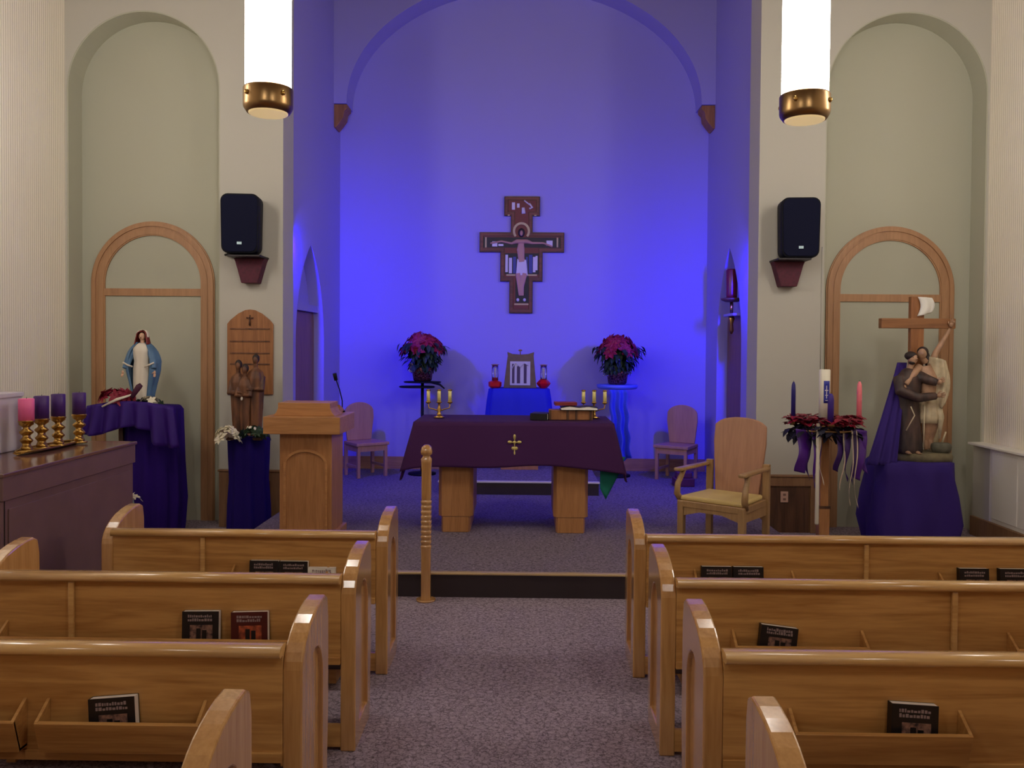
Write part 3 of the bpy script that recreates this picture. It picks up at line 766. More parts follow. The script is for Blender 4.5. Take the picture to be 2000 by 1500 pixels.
# ================================================================ LECTERN
t = thing('lectern', 'light wooden lectern with arched front panel beside the left pew end', 'lectern', (-1.83, 7.25, .178))
m = MB().box(-.22, .22, -.2, .24, .02, .93)
m.build('body', LECZ, t, bevel=.006)
MB().box(-.25, .25, -.23, .27, 0, .08).build('plinth', LECZ, t, bevel=.005)
out = [(-.185, .08)] + [(-.185 + .0, .6)] + arc(0, .66, .185, .13, 180, 0, 16) + [(.185, .6), (.185, .08)]
inn = [(-.165, .09)] + [(-.165, .6)] + arc(0, .655, .165, .115, 180, 0, 16) + [(.165, .6), (.165, .09)]
MB().ring(out, inn, 'Y', -.212, -.2).build('arched_moulding', LECW, t)
MB().box(-.33, .31, -.30, .3, .925, 1.07).build('top_slab', LECW, t, bevel=.006)
MB().prism([(-.275, 1.07), (-.25, 1.1), (-.235, 1.135), (-.235, 1.18), (.205, 1.18), (.205, 1.135), (.22, 1.1), (.245, 1.07)], 'Y', -.2, .1).build('raised_back', LECW, t, bevel=.004)
MB().prism([(.11, 1.07), (.11, 1.145), (.3, 1.085), (.3, 1.07)], 'X', -.22, .22).build('reading_desk', LECW, t)
t = thing('microphone', 'black gooseneck microphone rising from the lectern top', 'microphone', (-1.62, 7.5, 1.249))
MB().cyl(0, 0, 0, .012, .025).build('base', BLACK, t)
MB().tube([(0, 0, .01), (0, 0, .1), (-.02, -.02, .2), (-.045, -.05, .29)], .005, 8).build('gooseneck', BLACK, t)
MB().tube([(-.045, -.05, .285), (-.055, -.065, .345)], [.016, .018], 12).build('head', BLACK, t)

# ================================================================ CHAIRS
def side_chair(loc, rz, lab):
    t = thing('side_chair', lab, 'chair', loc, rz, 'tall-backed wooden chairs in the chancel')
    MB().prism([(-.23, -.21), (.23, -.21), (.21, .2), (-.21, .2)], 'Z', .4, .44).build('seat', CHAIRW, t, bevel=.008)
    out = [(-.17, .44), (-.205, .72)] + arc(0, .8, .205, .13, 180, 0, 14)[1:-1] + [(.205, .72), (.17, .44)]
    MB().prism(out, 'Y', .17, .2).build('backrest', CHAIRW, t, bevel=.008)
    for sx in (-1, 1):
        for sy in (-1, 1):
            MB().box(sx * .19 - .02, sx * .19 + .02, sy * .175 - .02, sy * .175 + .02, 0, .4).build('leg', CHAIRW, t, bevel=.004)
    MB().box(-.19, .19, -.19, -.175, .33, .4).box(-.19, .19, .175, .19, .33, .4).box(-.2, -.185, -.17, .17, .33, .4).box(.185, .2, -.17, .17, .33, .4).build('apron', CHAIRW, t)
    MB().box(-.19, -.17, -.17, .17, .12, .15).box(.17, .19, -.17, .17, .12, .15).build('stretcher', CHAIRW, t)
    return t
c0 = side_chair((-2.02, 10.75, .178), rad(38), 'wooden chair with rounded back at the left wall behind the lectern')
c1 = copy_tree(c0); c1.location = (1.94, 10.72, .178); c1.rotation_euler = (0, 0, rad(-32)); c1['label'] = 'wooden chair with rounded back at the right, behind the armchair'
t = thing('armchair', 'light wooden high-backed armchair with yellowish seat right of the altar', 'armchair', (1.70, 7.15, .178), rad(-38))
MB().prism([(-.30, -.27), (.30, -.27), (.27, .25), (-.27, .25)], 'Z', .33, .385).build('seat_frame', ARMW, t, bevel=.006)
MB().prism([(-.28, -.26), (.28, -.26), (.25, .22), (-.25, .22)], 'Z', .385, .425).build('cushion', CUSH, t, bevel=.015)
out = [(-.2, .40), (-.24, .85), (-.235, 1.0)] + arc(0, 1.0, .22, .07, 165, 15, 10) + [(.235, 1.0), (.24, .85), (.2, .40)]
b = MB().prism(out, 'Y', 0, .032).build('backrest', CHAIRW, t, bevel=.01)
b.location = (0, .2, 0); b.rotation_euler = (rad(-6), 0, 0)
for sx in (-1, 1):
    MB().prism([(sx * .26 - .028, .245 - .3 * 0), (sx * .26 + .028, .245), (sx * .26 + .028, .29), (sx * .26 - .028, .29)], 'Z', 0, .68).build('rear_post', ARMW, t, bevel=.005)
    MB().prism([(-.27, 0), (-.22, 0), (-.215, .38), (-.275, .38)], 'X', sx * .27 - .027, sx * .27 + .027).build('front_leg', ARMW, t, bevel=.005)
    MB().tube([(sx * .285, -.22, .37), (sx * .3, -.27, .44), (sx * .3, -.26, .52), (sx * .29, -.2, .6), (sx * .285, -.2, .635)], [.03, .03, .027, .024, .03], 10, .7).build('arm_support', ARMW, t)
    MB().prism([(sx * .285 - .035, -.3), (sx * .285 + .035, -.3), (sx * .275 + .022, .27), (sx * .275 - .022, .27)], 'Z', .63, .66).build('armrest', ARMW, t, bevel=.01)
MB().prism([(-.24, .26), (-.1, .3), (.1, .3), (.24, .26), (.24, .335), (-.24, .335)], 'Y', -.262, -.24).box(-.27, -.25, -.22, .25, .25, .335).box(.25, .27, -.22, .25, .25, .335).build('apron', ARMW, t)
o = MB().box(-.12, .12, -.1, .1, 0, .1).box(-.09, .09, -.08, .08, .1, .17).build('storage_box', mat('dark_plum_box', (90, 30, 70), .6), loc=(1.93, 10.2, .178), bevel=.01)
tag(o, 'dark plum box on the chancel floor behind the armchair', 'box')

# ================================================================ ALTAR
AX = -.09
t = thing('altar', 'wooden altar table on two thick block legs in the middle of the platform', 'altar', (AX, 7.85, .178))
MB().box(-.85, .86, -.36, .36, .9, .985).build('tabletop', LECW, t, bevel=.006)
for lx in (-.515, .515):
    m = MB()
    m.prism([(lx - .125, -.33), (lx + .125, -.33), (lx + .155, -.28), (lx + .155, .28), (lx + .125, .33), (lx - .125, .33), (lx - .155, .28), (lx - .155, -.28)], 'Z', .14, .9)
    m.prism([(lx - .115, -.325), (lx + .115, -.325), (lx + .13, -.28), (lx + .13, .28), (lx + .115, .325), (lx - .115, .325), (lx - .13, .28), (lx - .13, -.28)], 'Z', 0, .14)
    m.build('leg', LECZ, t, bevel=.005)
MB().box(-.4, .4, -.03, .03, .62, .8).build('cross_rail', LECZ, t)
# purple cloth: flat top, front fall with swinging corners
def cloth(u, v):
    # v 0..1 : back edge, over the top, down the front
    hx = .885
    if v < .38:
        y = .40 - .80 * (v / .38); x = (-hx + 2 * hx * u); z = .992
        return (x, y, z)
    w = (v - .38) / .62
    sp = 1 + .13 * w
    x = (-hx + 2 * hx * u) * sp
    y = -.40 - .05 * w - .012 * sin(u * 17) * w
    z = .992 - .385 * w - (.06 * w * (abs(u - .5) * 2) ** 5) + .012 * sin(u * 11 + 1) * w
    return (x, y, z)
t = thing('altar_cloth', 'deep purple cloth with a gold cross hanging over the altar front', 'altar cloth', (AX, 7.85, .178))
MB().grid(cloth, 70, 30).build('cloth', PURPLEA, t, thick=.004)
for sx in (-1, 1):
    def side(u, v, sx=sx):
        y = -.40 + .80 * u
        g = max(0, 1 - u * 1.7)
        return (sx * (.885 + .115 * v * (1 - .5 * u)) , y - .05 * v * (1 - u), .992 - v * (.42 + .09 * g + .02 * sin(u * 14)))
    MB().grid(side, 24, 14).build('side_fall', PURPLEA, t, thick=.004)
m = MB()
for (x, z, rx, rz_) in ((0, .08, .012, .025), (-.042, .036, .02, .013), (.042, .036, .02, .013), (0, .034, .014, .014), (-.012, -.02, .016, .016), (.014, -.02, .016, .016), (0, -.075, .012, .035)):
    m.ball((x, 0, z), (rx, .008, rz_), 12, 8)
m.box(-.004, .004, -.004, .004, -.09, .09).box(-.05, .05, -.004, .004, .03, .04)
e = m.build('gold_cross_emblem', mat('gold_embroidery', (214, 196, 120), .35, .5), t); e.location = (.01, -.437, .79)
def tealf(u, v): return (.715 + .225 * u - .05 * u * v, -.40 + .03 * u, .68 - v * (.38 - .34 * abs(u - .3)))
o = MB().grid(tealf, 10, 8).build('teal_undercloth', TEAL, loc=(AX + .055, 7.88, .19), thick=.004); tag(o, 'teal green cloth corner showing under the right end of the purple cloth', 'cloth')

# candelabra on the altar
def candelabrum(loc, rz, lab, spread):
    t = thing('candelabrum', lab, 'candelabrum', loc, rz, 'gold candelabra on the altar ends')
    MB().lathe([(.05, 0), (.055, .008), (.03, .02), (.014, .05), (.02, .08), (.012, .1), (.01, .13), (.018, .15)], (0, 0, 0), 20).build('base', BRASS, t)
    for k, x in enumerate(spread):
        a = MB().tube([(0, 0, .06), (x * .5, -.01, .05 + .03 * (x != 0)), (x * .95, 0, .09), (x, 0, .14)], .006, 8).build('arm', BRASS, t)
        MB().lathe([(.008, 0), (.024, .01), (.026, .02), (.012, .022)], (x, 0, .13), 16).build('cup', BRASS, t)
        c = MB().lathe([(.0165, 0), (.0165, .105), (.004, .108)], (x, 0, .152), 16).build('candle', WAXY, t)
        MB().lathe([(.021, 0), (.022, .008), (.012, .014)], (x, 0, .252), 16).build('brass_cap', BRASS, c)
    return t
c0 = candelabrum((-.79, 7.85, 1.176), rad(8), 'three-armed gold candelabrum with candles on the left end of the altar', (-.1, 0, .1))
c1 = copy_tree(c0); c1.location = (.66, 7.95, 1.176); c1.rotation_euler = (0, 0, rad(-6)); c1['label'] = 'three-armed gold candelabrum with candles on the right end of the altar'
# books and stand
t = thing('book_stand', 'low wooden book stand on the right half of the altar', 'stand', (.43, 7.8, 1.176))
MB().box(-.2, .2, -.08, .08, .0, .09).build('block', PLAQW, t, bevel=.004)
m = MB()
for x in (-.19, -.03, .05, .18): m.box(x - .01, x + .01, -.088, -.08, 0, .09)
m.build('slat', DARKW, t)
t = thing('open_book', 'large dark open book lying on the wooden stand on the altar', 'book', (.5, 7.8, 1.267))
MB().prism([(-.16, 0), (0, .004), (.17, 0), (.17, .02), (.09, .032), (0, .022), (-.08, .034), (-.16, .02)], 'Y', -.1, .1).build('pages', PAGES, t)
MB().box(-.17, .18, -.11, .105, -.0005, .003).prism([(-.165, .021), (-.08, .036), (0, .024), (.09, .034), (.175, .021), (.175, .024), (.09, .038), (0, .028), (-.08, .04), (-.165, .025)], 'Y', -.105, .1).build('cover', COVER, t)
o = MB().box(-.1, .1, -.07, .07, 0, .032).build('red_book', mat('red_cover', (130, 40, 44), .5), loc=(.38, 7.76, 1.308), rz=rad(4), bevel=.004); tag(o, 'closed red book lying on top of the open book on the altar', 'book')
t = thing('black_book', 'black book lying left of the wooden stand on the altar', 'book', (.155, 7.78, 1.176), rad(-10))
MB().box(-.075, .075, -.1, .1, .004, .055).build('pages', PAGES, t)
MB().box(-.08, .078, -.105, .105, 0, .005).box(-.08, .078, -.105, .105, .054, .06).box(-.082, .078, -.108, -.1, 0, .06).build('cover', COVER, t, bevel=.002)

# ================================================================ TABERNACLE TABLE
t = thing('tabernacle_table', 'wooden table behind the altar under the blue cloth', 'table', (-.06, 10.55, .328))
MB().box(-.3, .3, -.2, .2, .95, .985).build('top', LECW, t)
MB().box(-.2, .2, -.16, .16, .02, .95).build('pedestal', LECZ, t, bevel=.004)
MB().box(-.22, .24, -.2, .2, 0, .1).build('foot', LECZ, t, bevel=.004)
def fsq(a, v): return 1
drape('blue_cloth', 'bright blue cloth draped over the table behind the altar', (-.06, 10.55, .328),
      [(.35, .998), (.372, .985), (.39, .85), (.415, .6), (.44, .35)], BLUEC, 8, .03, 1.0, .72, .55, cat='cloth')
t = thing('tabernacle', 'bronze-coloured tabernacle with pale door standing on the blue cloth', 'tabernacle', (-.05, 10.5, 1.329))
MB().prism([(-.205, 0), (.205, 0), (.2, .03), (.165, .4), (.172, .445), (.1, .42), (0, .413), (-.1, .42), (-.16, .445), (-.155, .4), (-.2, .03)], 'Y', -.1, .12).build('case', TABM, t, bevel=.006)
d = MB().box(-.125, .125, -.112, -.1, .035, .33).build('door', TABD, t, bevel=.003)
m = MB()
for (x0, x1, z1) in ((-.1, -.07, .3), (-.04, 0, .27), (.045, .08, .3)): m.box(x0, x1, -.1155, -.112, .06, z1)
m.build('dark_panel', mat('dark_window', (70, 50, 80), .5), d)
MB().box(-.1, .1, -.118, -.112, .3, .318).tube([(-.1, -.117, .24), (-.06, -.117, .315), (0, -.117, .26), (.05, -.117, .315), (.1, -.117, .28)], .007, 6).build('arch_relief', TABD, d)
MB().cyl(0, 0, .41, .45, .006, 8).ball((0, 0, .465), (.026, .012, .012), 8, 6).build('finial', BRASS, t)
for (x, lab, sc) in ((-.36, 'red candle holder with clear chimney left of the tabernacle', 0), (.24, 'red wrapped candle holder with clear chimney right of the tabernacle', 1)):
    t = thing('red_votive', lab, 'candle holder', (x, 10.44, 1.331), 0)
    if sc: MB().lathe([(.04, 0), (.07, .03), (.088, .06), (.05, .1), (.02, .12)], (0, 0, 0), 6, smooth=False).build('red_base', REDG, t)
    else: MB().lathe([(.06, 0), (.08, .02), (.082, .07), (.05, .085), (.022, .09), (.022, .13)], (0, 0, 0), 8, smooth=False).build('red_base', REDG, t)
    MB().lathe([(.04, .09), (.042, .2), (.038, .28)], (0, 0, 0), 20).build('glass_chimney', GLASS, t)
    MB().lathe([(.05, .282), (.05, .288), (.015, .292)], (0, 0, 0), 20).build('rim', BRASS, t)
    MB().tube([(0, 0, .1), (0, 0, .24)], .01, 8).build('taper', WAXW, t)
# ================================================================ POINSETTIAS
def poinsettia(loc, lab, seed, w):
    t = thing('poinsettia', lab, 'potted plant', loc, 0, 'poinsettias on stands beside the tabernacle')
    MB().lathe([(.10, 0), (.115, .02), (.13, .12), (.15, .17), (.14, .18)], (0, 0, 0), 40, fx=lambda a, v: 1 + .05 * sin(13 * a + v * 5)).build('foil_pot', FOIL, t)
    random.seed(seed)
    m = MB()
    for k in range(46):
        a = random.uniform(0, 6.28); z = .14 + random.uniform(0, .06)
        m.leaf((.125 * cos(a), .125 * sin(a), z), (cos(a) * .5, sin(a) * .5, random.uniform(-.3, .9)), (-sin(a), cos(a), 0), .07, .03)
    m.build('foil_frill', SILVER, t)
    m = MB()
    for k in range(8):
        a = k * .785
        m.tube([(0, 0, .1), (.06 * cos(a), .06 * sin(a), .3), (.17 * cos(a), .15 * sin(a), .45)], [.008, .007, .004], 6)
    m.build('stems', GREENL, t)
    m = MB()
    for k in range(260):
        a = random.uniform(0, 6.28); z = random.uniform(.18, .5); R = random.uniform(.06, .12 + .22 * (z - .15) / .35)
        m.leaf((R * cos(a), R * .9 * sin(a), z), (cos(a), sin(a), random.uniform(-1.6, -.1)), (cos(a) * .5, sin(a) * .5, 1), .11, .06, .3)
    m.build('leaves', GREENL, t)
    flowers(t, 42, .27 * w, .24, .36, .23, REDB, 'red_bracts', .11, .06, seed + 5, 7, .45)
    return t
poinsettia((-1.315, 10.9, 1.385), 'red poinsettia in foil on the dark stand left of the tabernacle', 3, 1)
poinsettia((1.2, 10.9, 1.365), 'red poinsettia in foil on the blue stand right of the tabernacle', 9, .95)
t = thing('plant_stand', 'dark two-tiered stand holding the left poinsettia', 'stand', (-1.315, 10.9, .178))
MB().lathe([(.2, 0), (.215, .012), (.2, .02)], (0, 0, 1.185), 30, 1.15, .8).build('upper_tray', BLACK, t)
MB().lathe([(.2, 0), (.215, .014), (.2, .024)], (-.07, 0, 1.12), 30, 1.1, .7).build('lower_tray', BLACK, t)
MB().cyl(0, 0, .03, 1.19, .02, 12).build('pole', BLACK, t)
MB().tube([(.1, -.1, 1.2), (.24, -.13, 1.17), (.3, -.15, 1.12)], [.012, .014, .008], 8).build('side_arm', BLACK, t)
MB().lathe([(.18, 0), (.18, .02), (.03, .04)], (0, 0, 0), 24).build('foot', BLACK, t)
t = thing('plant_stand', 'round blue-topped stand holding the right poinsettia', 'stand', (1.2, 10.9, .178))
MB().lathe([(.24, 0), (.26, .015), (.265, .05), (.25, .055)], (0, 0, 1.13), 40).build('top', mat('light_blue_plate', (90, 110, 220), .4), t)
MB().lathe([(.05, 0), (.08, .04), (.03, .08)], (0, 0, 1.045), 20).cyl(0, 0, .03, 1.06, .02, 12).build('pole', BRASS, t)
MB().lathe([(.18, 0), (.18, .02), (.03, .04)], (0, 0, 0), 24).build('foot', BLACK, t)
def gauze(u, v): return (-.12 + .22 * u + .06 * v + .01 * sin(v * 20), -.1 - .04 * sin(u * 14) * (.3 + v), 1.13 - .95 * v * (1 - .1 * u))
o = MB().grid(gauze, 40, 20).build('blue_gauze', mat('blue_gauze_cloth', (60, 80, 200), .8), loc=(1.19, 10.75, .178), thick=.003); tag(o, 'blue gauzy cloth hanging under the right poinsettia stand top', 'cloth')

# ================================================================ CRUCIFIX ICON
t = thing('crucifix_icon', 'dark red framed cross-shaped icon hanging on the back wall', 'crucifix', (-.045, YB - .001, 3.07))
k = 1 / 146.0                                  # metres per pixel at the wall
def outl(g):
    P = [(-35, 114), (35, 114), (35, 76), (21, 76), (21, 44), (83, 44), (83, 5), (41, 5), (41, -52), (22, -52), (22, -114), (-24, -114), (-24, -52), (-42, -52), (-42, 5), (-83, 5), (-83, 44), (-22, 44), (-22, 76), (-35, 76)]
    n = len(P); R = []
    for i in range(n):
        x, z = P[i]; px, pz = P[i - 1]; nx, nz = P[(i + 1) % n]
        d1 = (x - px, z - pz); d2 = (nx - x, nz - z)
        l1 = math.hypot(*d1); l2 = math.hypot(*d2)
        n1 = (d1[1] / l1, -d1[0] / l1); n2 = (d2[1] / l2, -d2[0] / l2)
        R.append(((x - (n1[0] + n2[0]) * g * -1) * k if False else (x + (n1[0] + n2[0]) * g) * k, (z + (n1[1] + n2[1]) * g) * k))
    return R
MB().prism(outl(0), 'Y', -.045, 0).build('board', DARKW, t, bevel=.003)
MB().ring(outl(2), outl(7), 'Y', -.06, -.045, closed=True).build('moulding', ICONF, t)
MB().prism(outl(8), 'Y', -.05, -.044).build('painted_field', ICONR, t)
def rects(name, mm, L, y=-.054, par=t):
    for (x0, x1, z0, z1) in L: MB().box(x0 * k, x1 * k, y, -.0495, z0 * k, z1 * k).build(name, mm, par)
rects('black_field', ICONK, [(-75, 75, 14, 34), (-33, 33, -38, 3), (-12, 14, -94, -38)], -.0515)
rects('gold_border', ICONG, [(-72, -69, 14, 34), (68, 71, 15, 34), (-14, 14, -98, -95), (-30, 30, -41, -38), (-28, -24, 76, 79), (24, 28, 76, 79)], -.053)
rects('painted_robe', ICONW, [(-32, -27, -34, 0), (-25, -19, -36, -6), (-9, -4, -38, -8), (22, 27, -34, -4), (27, 31, -30, -2), (-58, -48, 16, 26), (-46, -36, 17, 21), (48, 60, 18, 28), (-20, -14, 88, 102), (-10, -5, 92, 100)], -.0535)
rects('painted_blue_robe', ICONB, [(-17, -11, -36, -4), (14, 21, -36, 0), (8, 12, -36, -4)], -.0538)
m = MB().tube([(-62 * k, -.056, 22 * k), (-40 * k, -.057, 26 * k), (-20 * k, -.058, 22 * k), (-10 * k, -.058, 26 * k), (10 * k, -.058, 26 * k), (20 * k, -.058, 23 * k), (42 * k, -.057, 23 * k), (60 * k, -.056, 16 * k)], [.012, .014, .018, .03, .03, .018, .014, .012], 10)
m.tube([(-1 * k, -.058, 30 * k), (-2 * k, -.06, 10 * k), (-1 * k, -.06, -6 * k), (0, -.06, -14 * k)], [.03, .055, .045, .05], 12, .35)
m.tube([(-7 * k, -.058, -36 * k), (-4 * k, -.058, -62 * k), (-3 * k, -.058, -80 * k)], [.04, .032, .02], 10, .5)
m.tube([(6 * k, -.058, -36 * k), (1 * k, -.058, -62 * k), (2 * k, -.058, -80 * k)], [.04, .03, .02], 10, .5)
m.build('corpus', ICONS, t, remesh=.006, smoothit=1)
MB().prism([(-9 * k, -10 * k), (9 * k, -10 * k), (12 * k, -40 * k), (-11 * k, -40 * k)], 'Y', -.07, -.054).build('loincloth', ICONW, t, bevel=.004)
MB().ball((-1 * k, -.062, 43 * k), (.045, .02, .06)).build('hair', HAIRD, t)
MB().ball((-1 * k, -.074, 42 * k), (.02, .016, .038)).build('face', ICONS, t)
MB().ring(arc(-1 * k, 46 * k, .115, .12, -40, 220, 24), arc(-1 * k, 46 * k, .085, .09, -40, 220, 24), 'Y', -.062, -.05).build('halo', ICONG, t)
for xx in (-7, 6): MB().ball((xx * k, -.06, -88 * k), (.02, .012, .022)).build('foot', ICONW, t)
m = MB().tube([(2 * k, -.056, 92 * k), (3 * k, -.056, 80 * k)], [.02, .028], 8, .5).tube([(14 * k, -.055, 100 * k), (20 * k, -.055, 92 * k), (14 * k, -.055, 90 * k)], .013, 8, .5).tube([(4 * k, -.055, 106 * k), (14 * k, -.055, 98 * k)], .009, 8, .5)
m.build('top_figures', ICONW, t)

# ================================================================ SCONCE in the right recess
t = thing('wall_sconce', 'dark red sanctuary lamp on a shelf in the right pointed recess', 'lamp', (2.52, 10.1, 2.25))
MB().box(-.1, .08, -.24, .24, -.03, 0).build('shelf', WHITEP, t, bevel=.004)
MB().lathe([(.07, 0), (.12, .02), (.13, .04), (.08, .05)], (-.06, 0, .14), 20).build('upper_dish', DARKW, t)
MB().lathe([(.02, 0), (.02, .14)], (-.06, 0, 0), 12).build('stem', BRASS, t)
MB().lathe([(.062, 0), (.066, .05), (.07, .33), (.06, .35)], (-.06, 0, .18), 24).build('red_glass', mat('dark_red_glass', (110, 26, 34), .3), t)
MB().lathe([(.012, -.24), (.03, -.2), (.02, -.12), (.04, -.06), (.03, -.03)], (-.06, 0, 0), 14).build('brass_drop', BRASS, t)
# small black floor lamp bottom / processional post in the aisle
t = thing('aisle_post', 'slim ringed wooden post standing at the step in the aisle', 'post', (-.7, 6.08, 0))
def sq(a, v): return 1 / max(abs(cos(a)), abs(sin(a))) ** .75
pr = [(.038, 0), (.04, .02)]
z = .03
while z < .99:
    ringz = (.36 < z < .72)
    if ringz:
        pr += [(.038, z), (.041, z + .012), (.041, z + .022), (.033, z + .028)]; z += .036
    else:
        pr += [(.037, z)]; z += .05
pr += [(.04, 1.0), (.042, 1.03), (.03, 1.045), (.028, 1.055), (.042, 1.065), (.044, 1.085), (.036, 1.115), (.018, 1.13), (.002, 1.133)]
MB().lathe(pr, (0, 0, 0), 28, .95, .95, sq).build('shaft', PEWZ, t)
MB().cyl(0, 0, 0, .012, .07, 24).build('foot_plate', PEWZ, t)

# ================================================================ ADVENT WREATH STAND
WX, WY = 2.585, 7.3
t = thing('wreath_stand', 'tall wooden post with ring carrying the advent wreath', 'stand', (WX, WY, 0))
MB().box(-.045, .045, -.045, .045, .02, .48).box(-.036, .036, -.036, .036, .48, 1.2).build('post', LECZ, t, bevel=.006)
MB().box(-.2, .2, -.04, .04, 0, .03).box(-.04, .04, -.2, .2, 0, .03).build('foot', LECZ, t, bevel=.004)
MB().box(-.049, .049, -.049, .049, .475, .495).build('collar', DARKW, t)
MB().tube([(.26 * cos(a * PI / 16), .22 * sin(a * PI / 16), 1.15) for a in range(33)], .012, 8).box(-.26, .26, -.01, .01, 1.14, 1.155).box(-.01, .01, -.22, .22, 1.14, 1.155).build('ring', BRONZE, t)
t = thing('advent_wreath', 'ring of crimson flowers and dark leaves with purple ribbons', 'wreath', (WX, WY, 1.17))
random.seed(5)
m = MB(); g = MB()
for i in range(56):
    a = 2 * PI * i / 56 + random.uniform(-.1, .1)
    R = random.uniform(.16, .3)
    x, y = R * cos(a), R * .85 * sin(a)
    for kk in range(6):
        b = random.uniform(0, 6.28)
        m.leaf((x, y, .03 + random.uniform(0, .07)), (cos(b), sin(b), random.uniform(-.1, .35)), (0, 0, 1), random.uniform(.06, .1), .06, .3)
for i in range(150):
    a = random.uniform(0, 6.28); R = random.uniform(.17, .3); b = random.uniform(0, 6.28)
    g.leaf((R * cos(a), R * .85 * sin(a), random.uniform(-.07, .03)), (cos(b), sin(b), random.uniform(-1, .1)), (0, 0, 1), random.uniform(.06, .12), .065, .3)
m.build('crimson_flowers', mat('crimson_bract', (150, 22, 50), .5, noise=.35, nscale=25), t)
g.build('dark_leaves', mat('near_black_leaf', (26, 20, 44), .7), t)
def ribbon(x, y, w, L, mm, ph, swing=.03, nm='ribbon'):
    w *= 1.35 if w > .03 else 1
    def fn(u, v):
        c = x + swing * sin(v * 5 + ph) * v
        return (c + (u - .5) * w * (1 - .25 * v) * cos(v * 2 * sin(ph)) , y + .02 * sin(v * 7 + ph) + (u - .5) * w * .4 * sin(v * 3 + ph), -.01 - L * v - .02 * (u - .5))
    MB().grid(fn, 4, 20).build(nm, mm, t, thick=.002)
LILAC = mat('pale_ribbon', (190, 170, 150), .4)
DPUR = mat('deep_purple_ribbon', (52, 16, 90), .45)
for a in [(-.225, -.16, .1, .36, PURPLER, .2), (-.12, -.18, .075, .48, PURPLER, 1.2), (-.18, -.12, .06, .42, DPUR, 2.2), (.06, -.2, .05, .34, DPUR, .3), (.13, -.19, .05, .42, DPUR, 1.8), (.2, -.18, .06, .45, DPUR, .9), (.26, -.14, .09, .42, PURPLER, .5), (.29, -.1, .06, .36, PURPLER, 2.6)]:
    ribbon(*a, nm='purple_ribbon')
for a in [(.09, -.22, .014, .5, LILAC, .4), (.16, -.23, .014, .62, LILAC, 1.1), (.2, -.22, .012, .64, LILAC, 2.), (-.1, -.2, .014, .45, LILAC, 3)]:
    ribbon(*a, nm='pale_ribbon')
o = MB().lathe([(.014, 0), (.016, .01), (.016, .84), (.012, .85)], (0, 0, 0), 14).build('white_rod', mat('pale_rod', (214, 206, 186), .4), loc=(WX - .12, WY - .2, .37)); tag(o, 'long thin pale rod hanging down left of the wreath post', 'rod')
def taper(x, y, z, h, r, mm, lab):
    t = thing('taper_candle', lab, 'candle', (x, y, z), 0, 'tapers on the advent wreath')
    MB().lathe([(r, 0), (r * .95, h * .8), (r * .8, h * .93), (r * .35, h)], (0, 0, 0), 16).build('wax', mm, t)
    MB().lathe([(r * 1.5, -.01), (r * 1.5, .02), (r * 1.1, .025)], (0, 0, 0), 14).build('cup', BRONZE, t)
    MB().cyl(0, 0, h, h + .01, .0015, 6).build('wick', BLACK, t)
taper(WX - .272, WY - .02, 1.2, .36, .019, WAXB, 'dark blue-purple taper on the left side of the advent wreath')
taper(WX + .306, WY + .02, 1.2, .365, .022, WAXR, 'pink taper on the right side of the advent wreath')
taper(WX - .017, WY - .2, 1.2, .27, .026, mat('violet_wax', (62, 36, 130), .5), 'short purple taper before the tall white candle of the wreath')
t = thing('paschal_candle', 'thick white candle with blue label in the middle of the wreath', 'candle', (WX, WY, 1.2))
MB().lathe([(.046, 0), (.046, .462), (.04, .468), (.01, .46)], (0, 0, 0), 28).build('wax', WAXW, t)
def lb(u, v):
    a = rad(-118 + 66 * u); return (.0472 * cos(a), .0472 * sin(a), .18 + .19 * v)
MB().grid(lb, 10, 6).build('blue_label', mat('label_blue', (38, 44, 150), .5), t, thick=.001)
m = MB().box(-.003, .003, -.0505, -.0475, .22, .33).box(-.014, .014, -.0505, -.0475, .285, .293).box(-.01, .01, -.0505, -.0475, .2, .206).box(-.012, .012, -.0505, -.0475, .245, .25)
m.build('label_cross', ICONW, t)

# ================================================================ FRANCIS STATUE
FX, FY = 3.70, 7.95
t = thing('statue_pedestal', 'square block under the indigo cloth of the cross statue', 'stand', (3.62, FY, 0))
MB().box(-.25, .25, -.19, .19, 0, .79).build('block', DARKW, t)
drape('indigo_drape', 'wide indigo cloth with slanting folds on the right statue pedestal', (3.61, FY, 0),
      [(.34, .815), (.365, .8), (.365, .7), (.385, .5), (.405, .25), (.385, .1), (.38, .012)], INDIGO, 6, .06, .98, .78, .6, twist=6, ph=1)
def swag(u, v):
    z = 1.72 - v * .93
    xl = 3.50 - .38 * v ** 1.05; xr = 3.59 - .2 * v
    f = .018 * sin(u * 16) * v
    return (xl + (xr - xl) * u, FY + .03 - .27 * v + f, z)
o = MB().grid(swag, 24, 24).build('purple_veil', INDIGO, thick=.006); tag(o, 'triangular purple cloth hanging from the cross down its left side', 'draped cloth')
t = thing('statue', 'painted statue of a brown-robed friar holding a figure taken from the cross', 'statue', (FX, FY, .822))
MB().lathe([(.28, -.02), (.29, .03), (.275, .06), (.22, .07)], (.02, 0, 0), 40, 1, .75, lambda a, v: 1 + .03 * sin(6 * a)).build('rock_base', STONE, t)
cr = MB().box(-.065, .06, .06, .12, .06, 1.52).build('upright_beam', PLAQW, t, bevel=.006)
MB().box(-.345, .35, .05, .12, 1.22, 1.315).build('cross_beam', wood('crossbeam_wood', (150, 100, 60), (110, 70, 40), 'X', .5), t, bevel=.006)
def scroll(u, v): return (-.015 + .14 * u + .03 * sin(v * 3), .045 - .02 * sin(u * 5), 1.335 + .18 * v * (1 - .2 * u) + .03 * u)
MB().grid(scroll, 8, 8).build('scroll', PAPER, t, thick=.006)
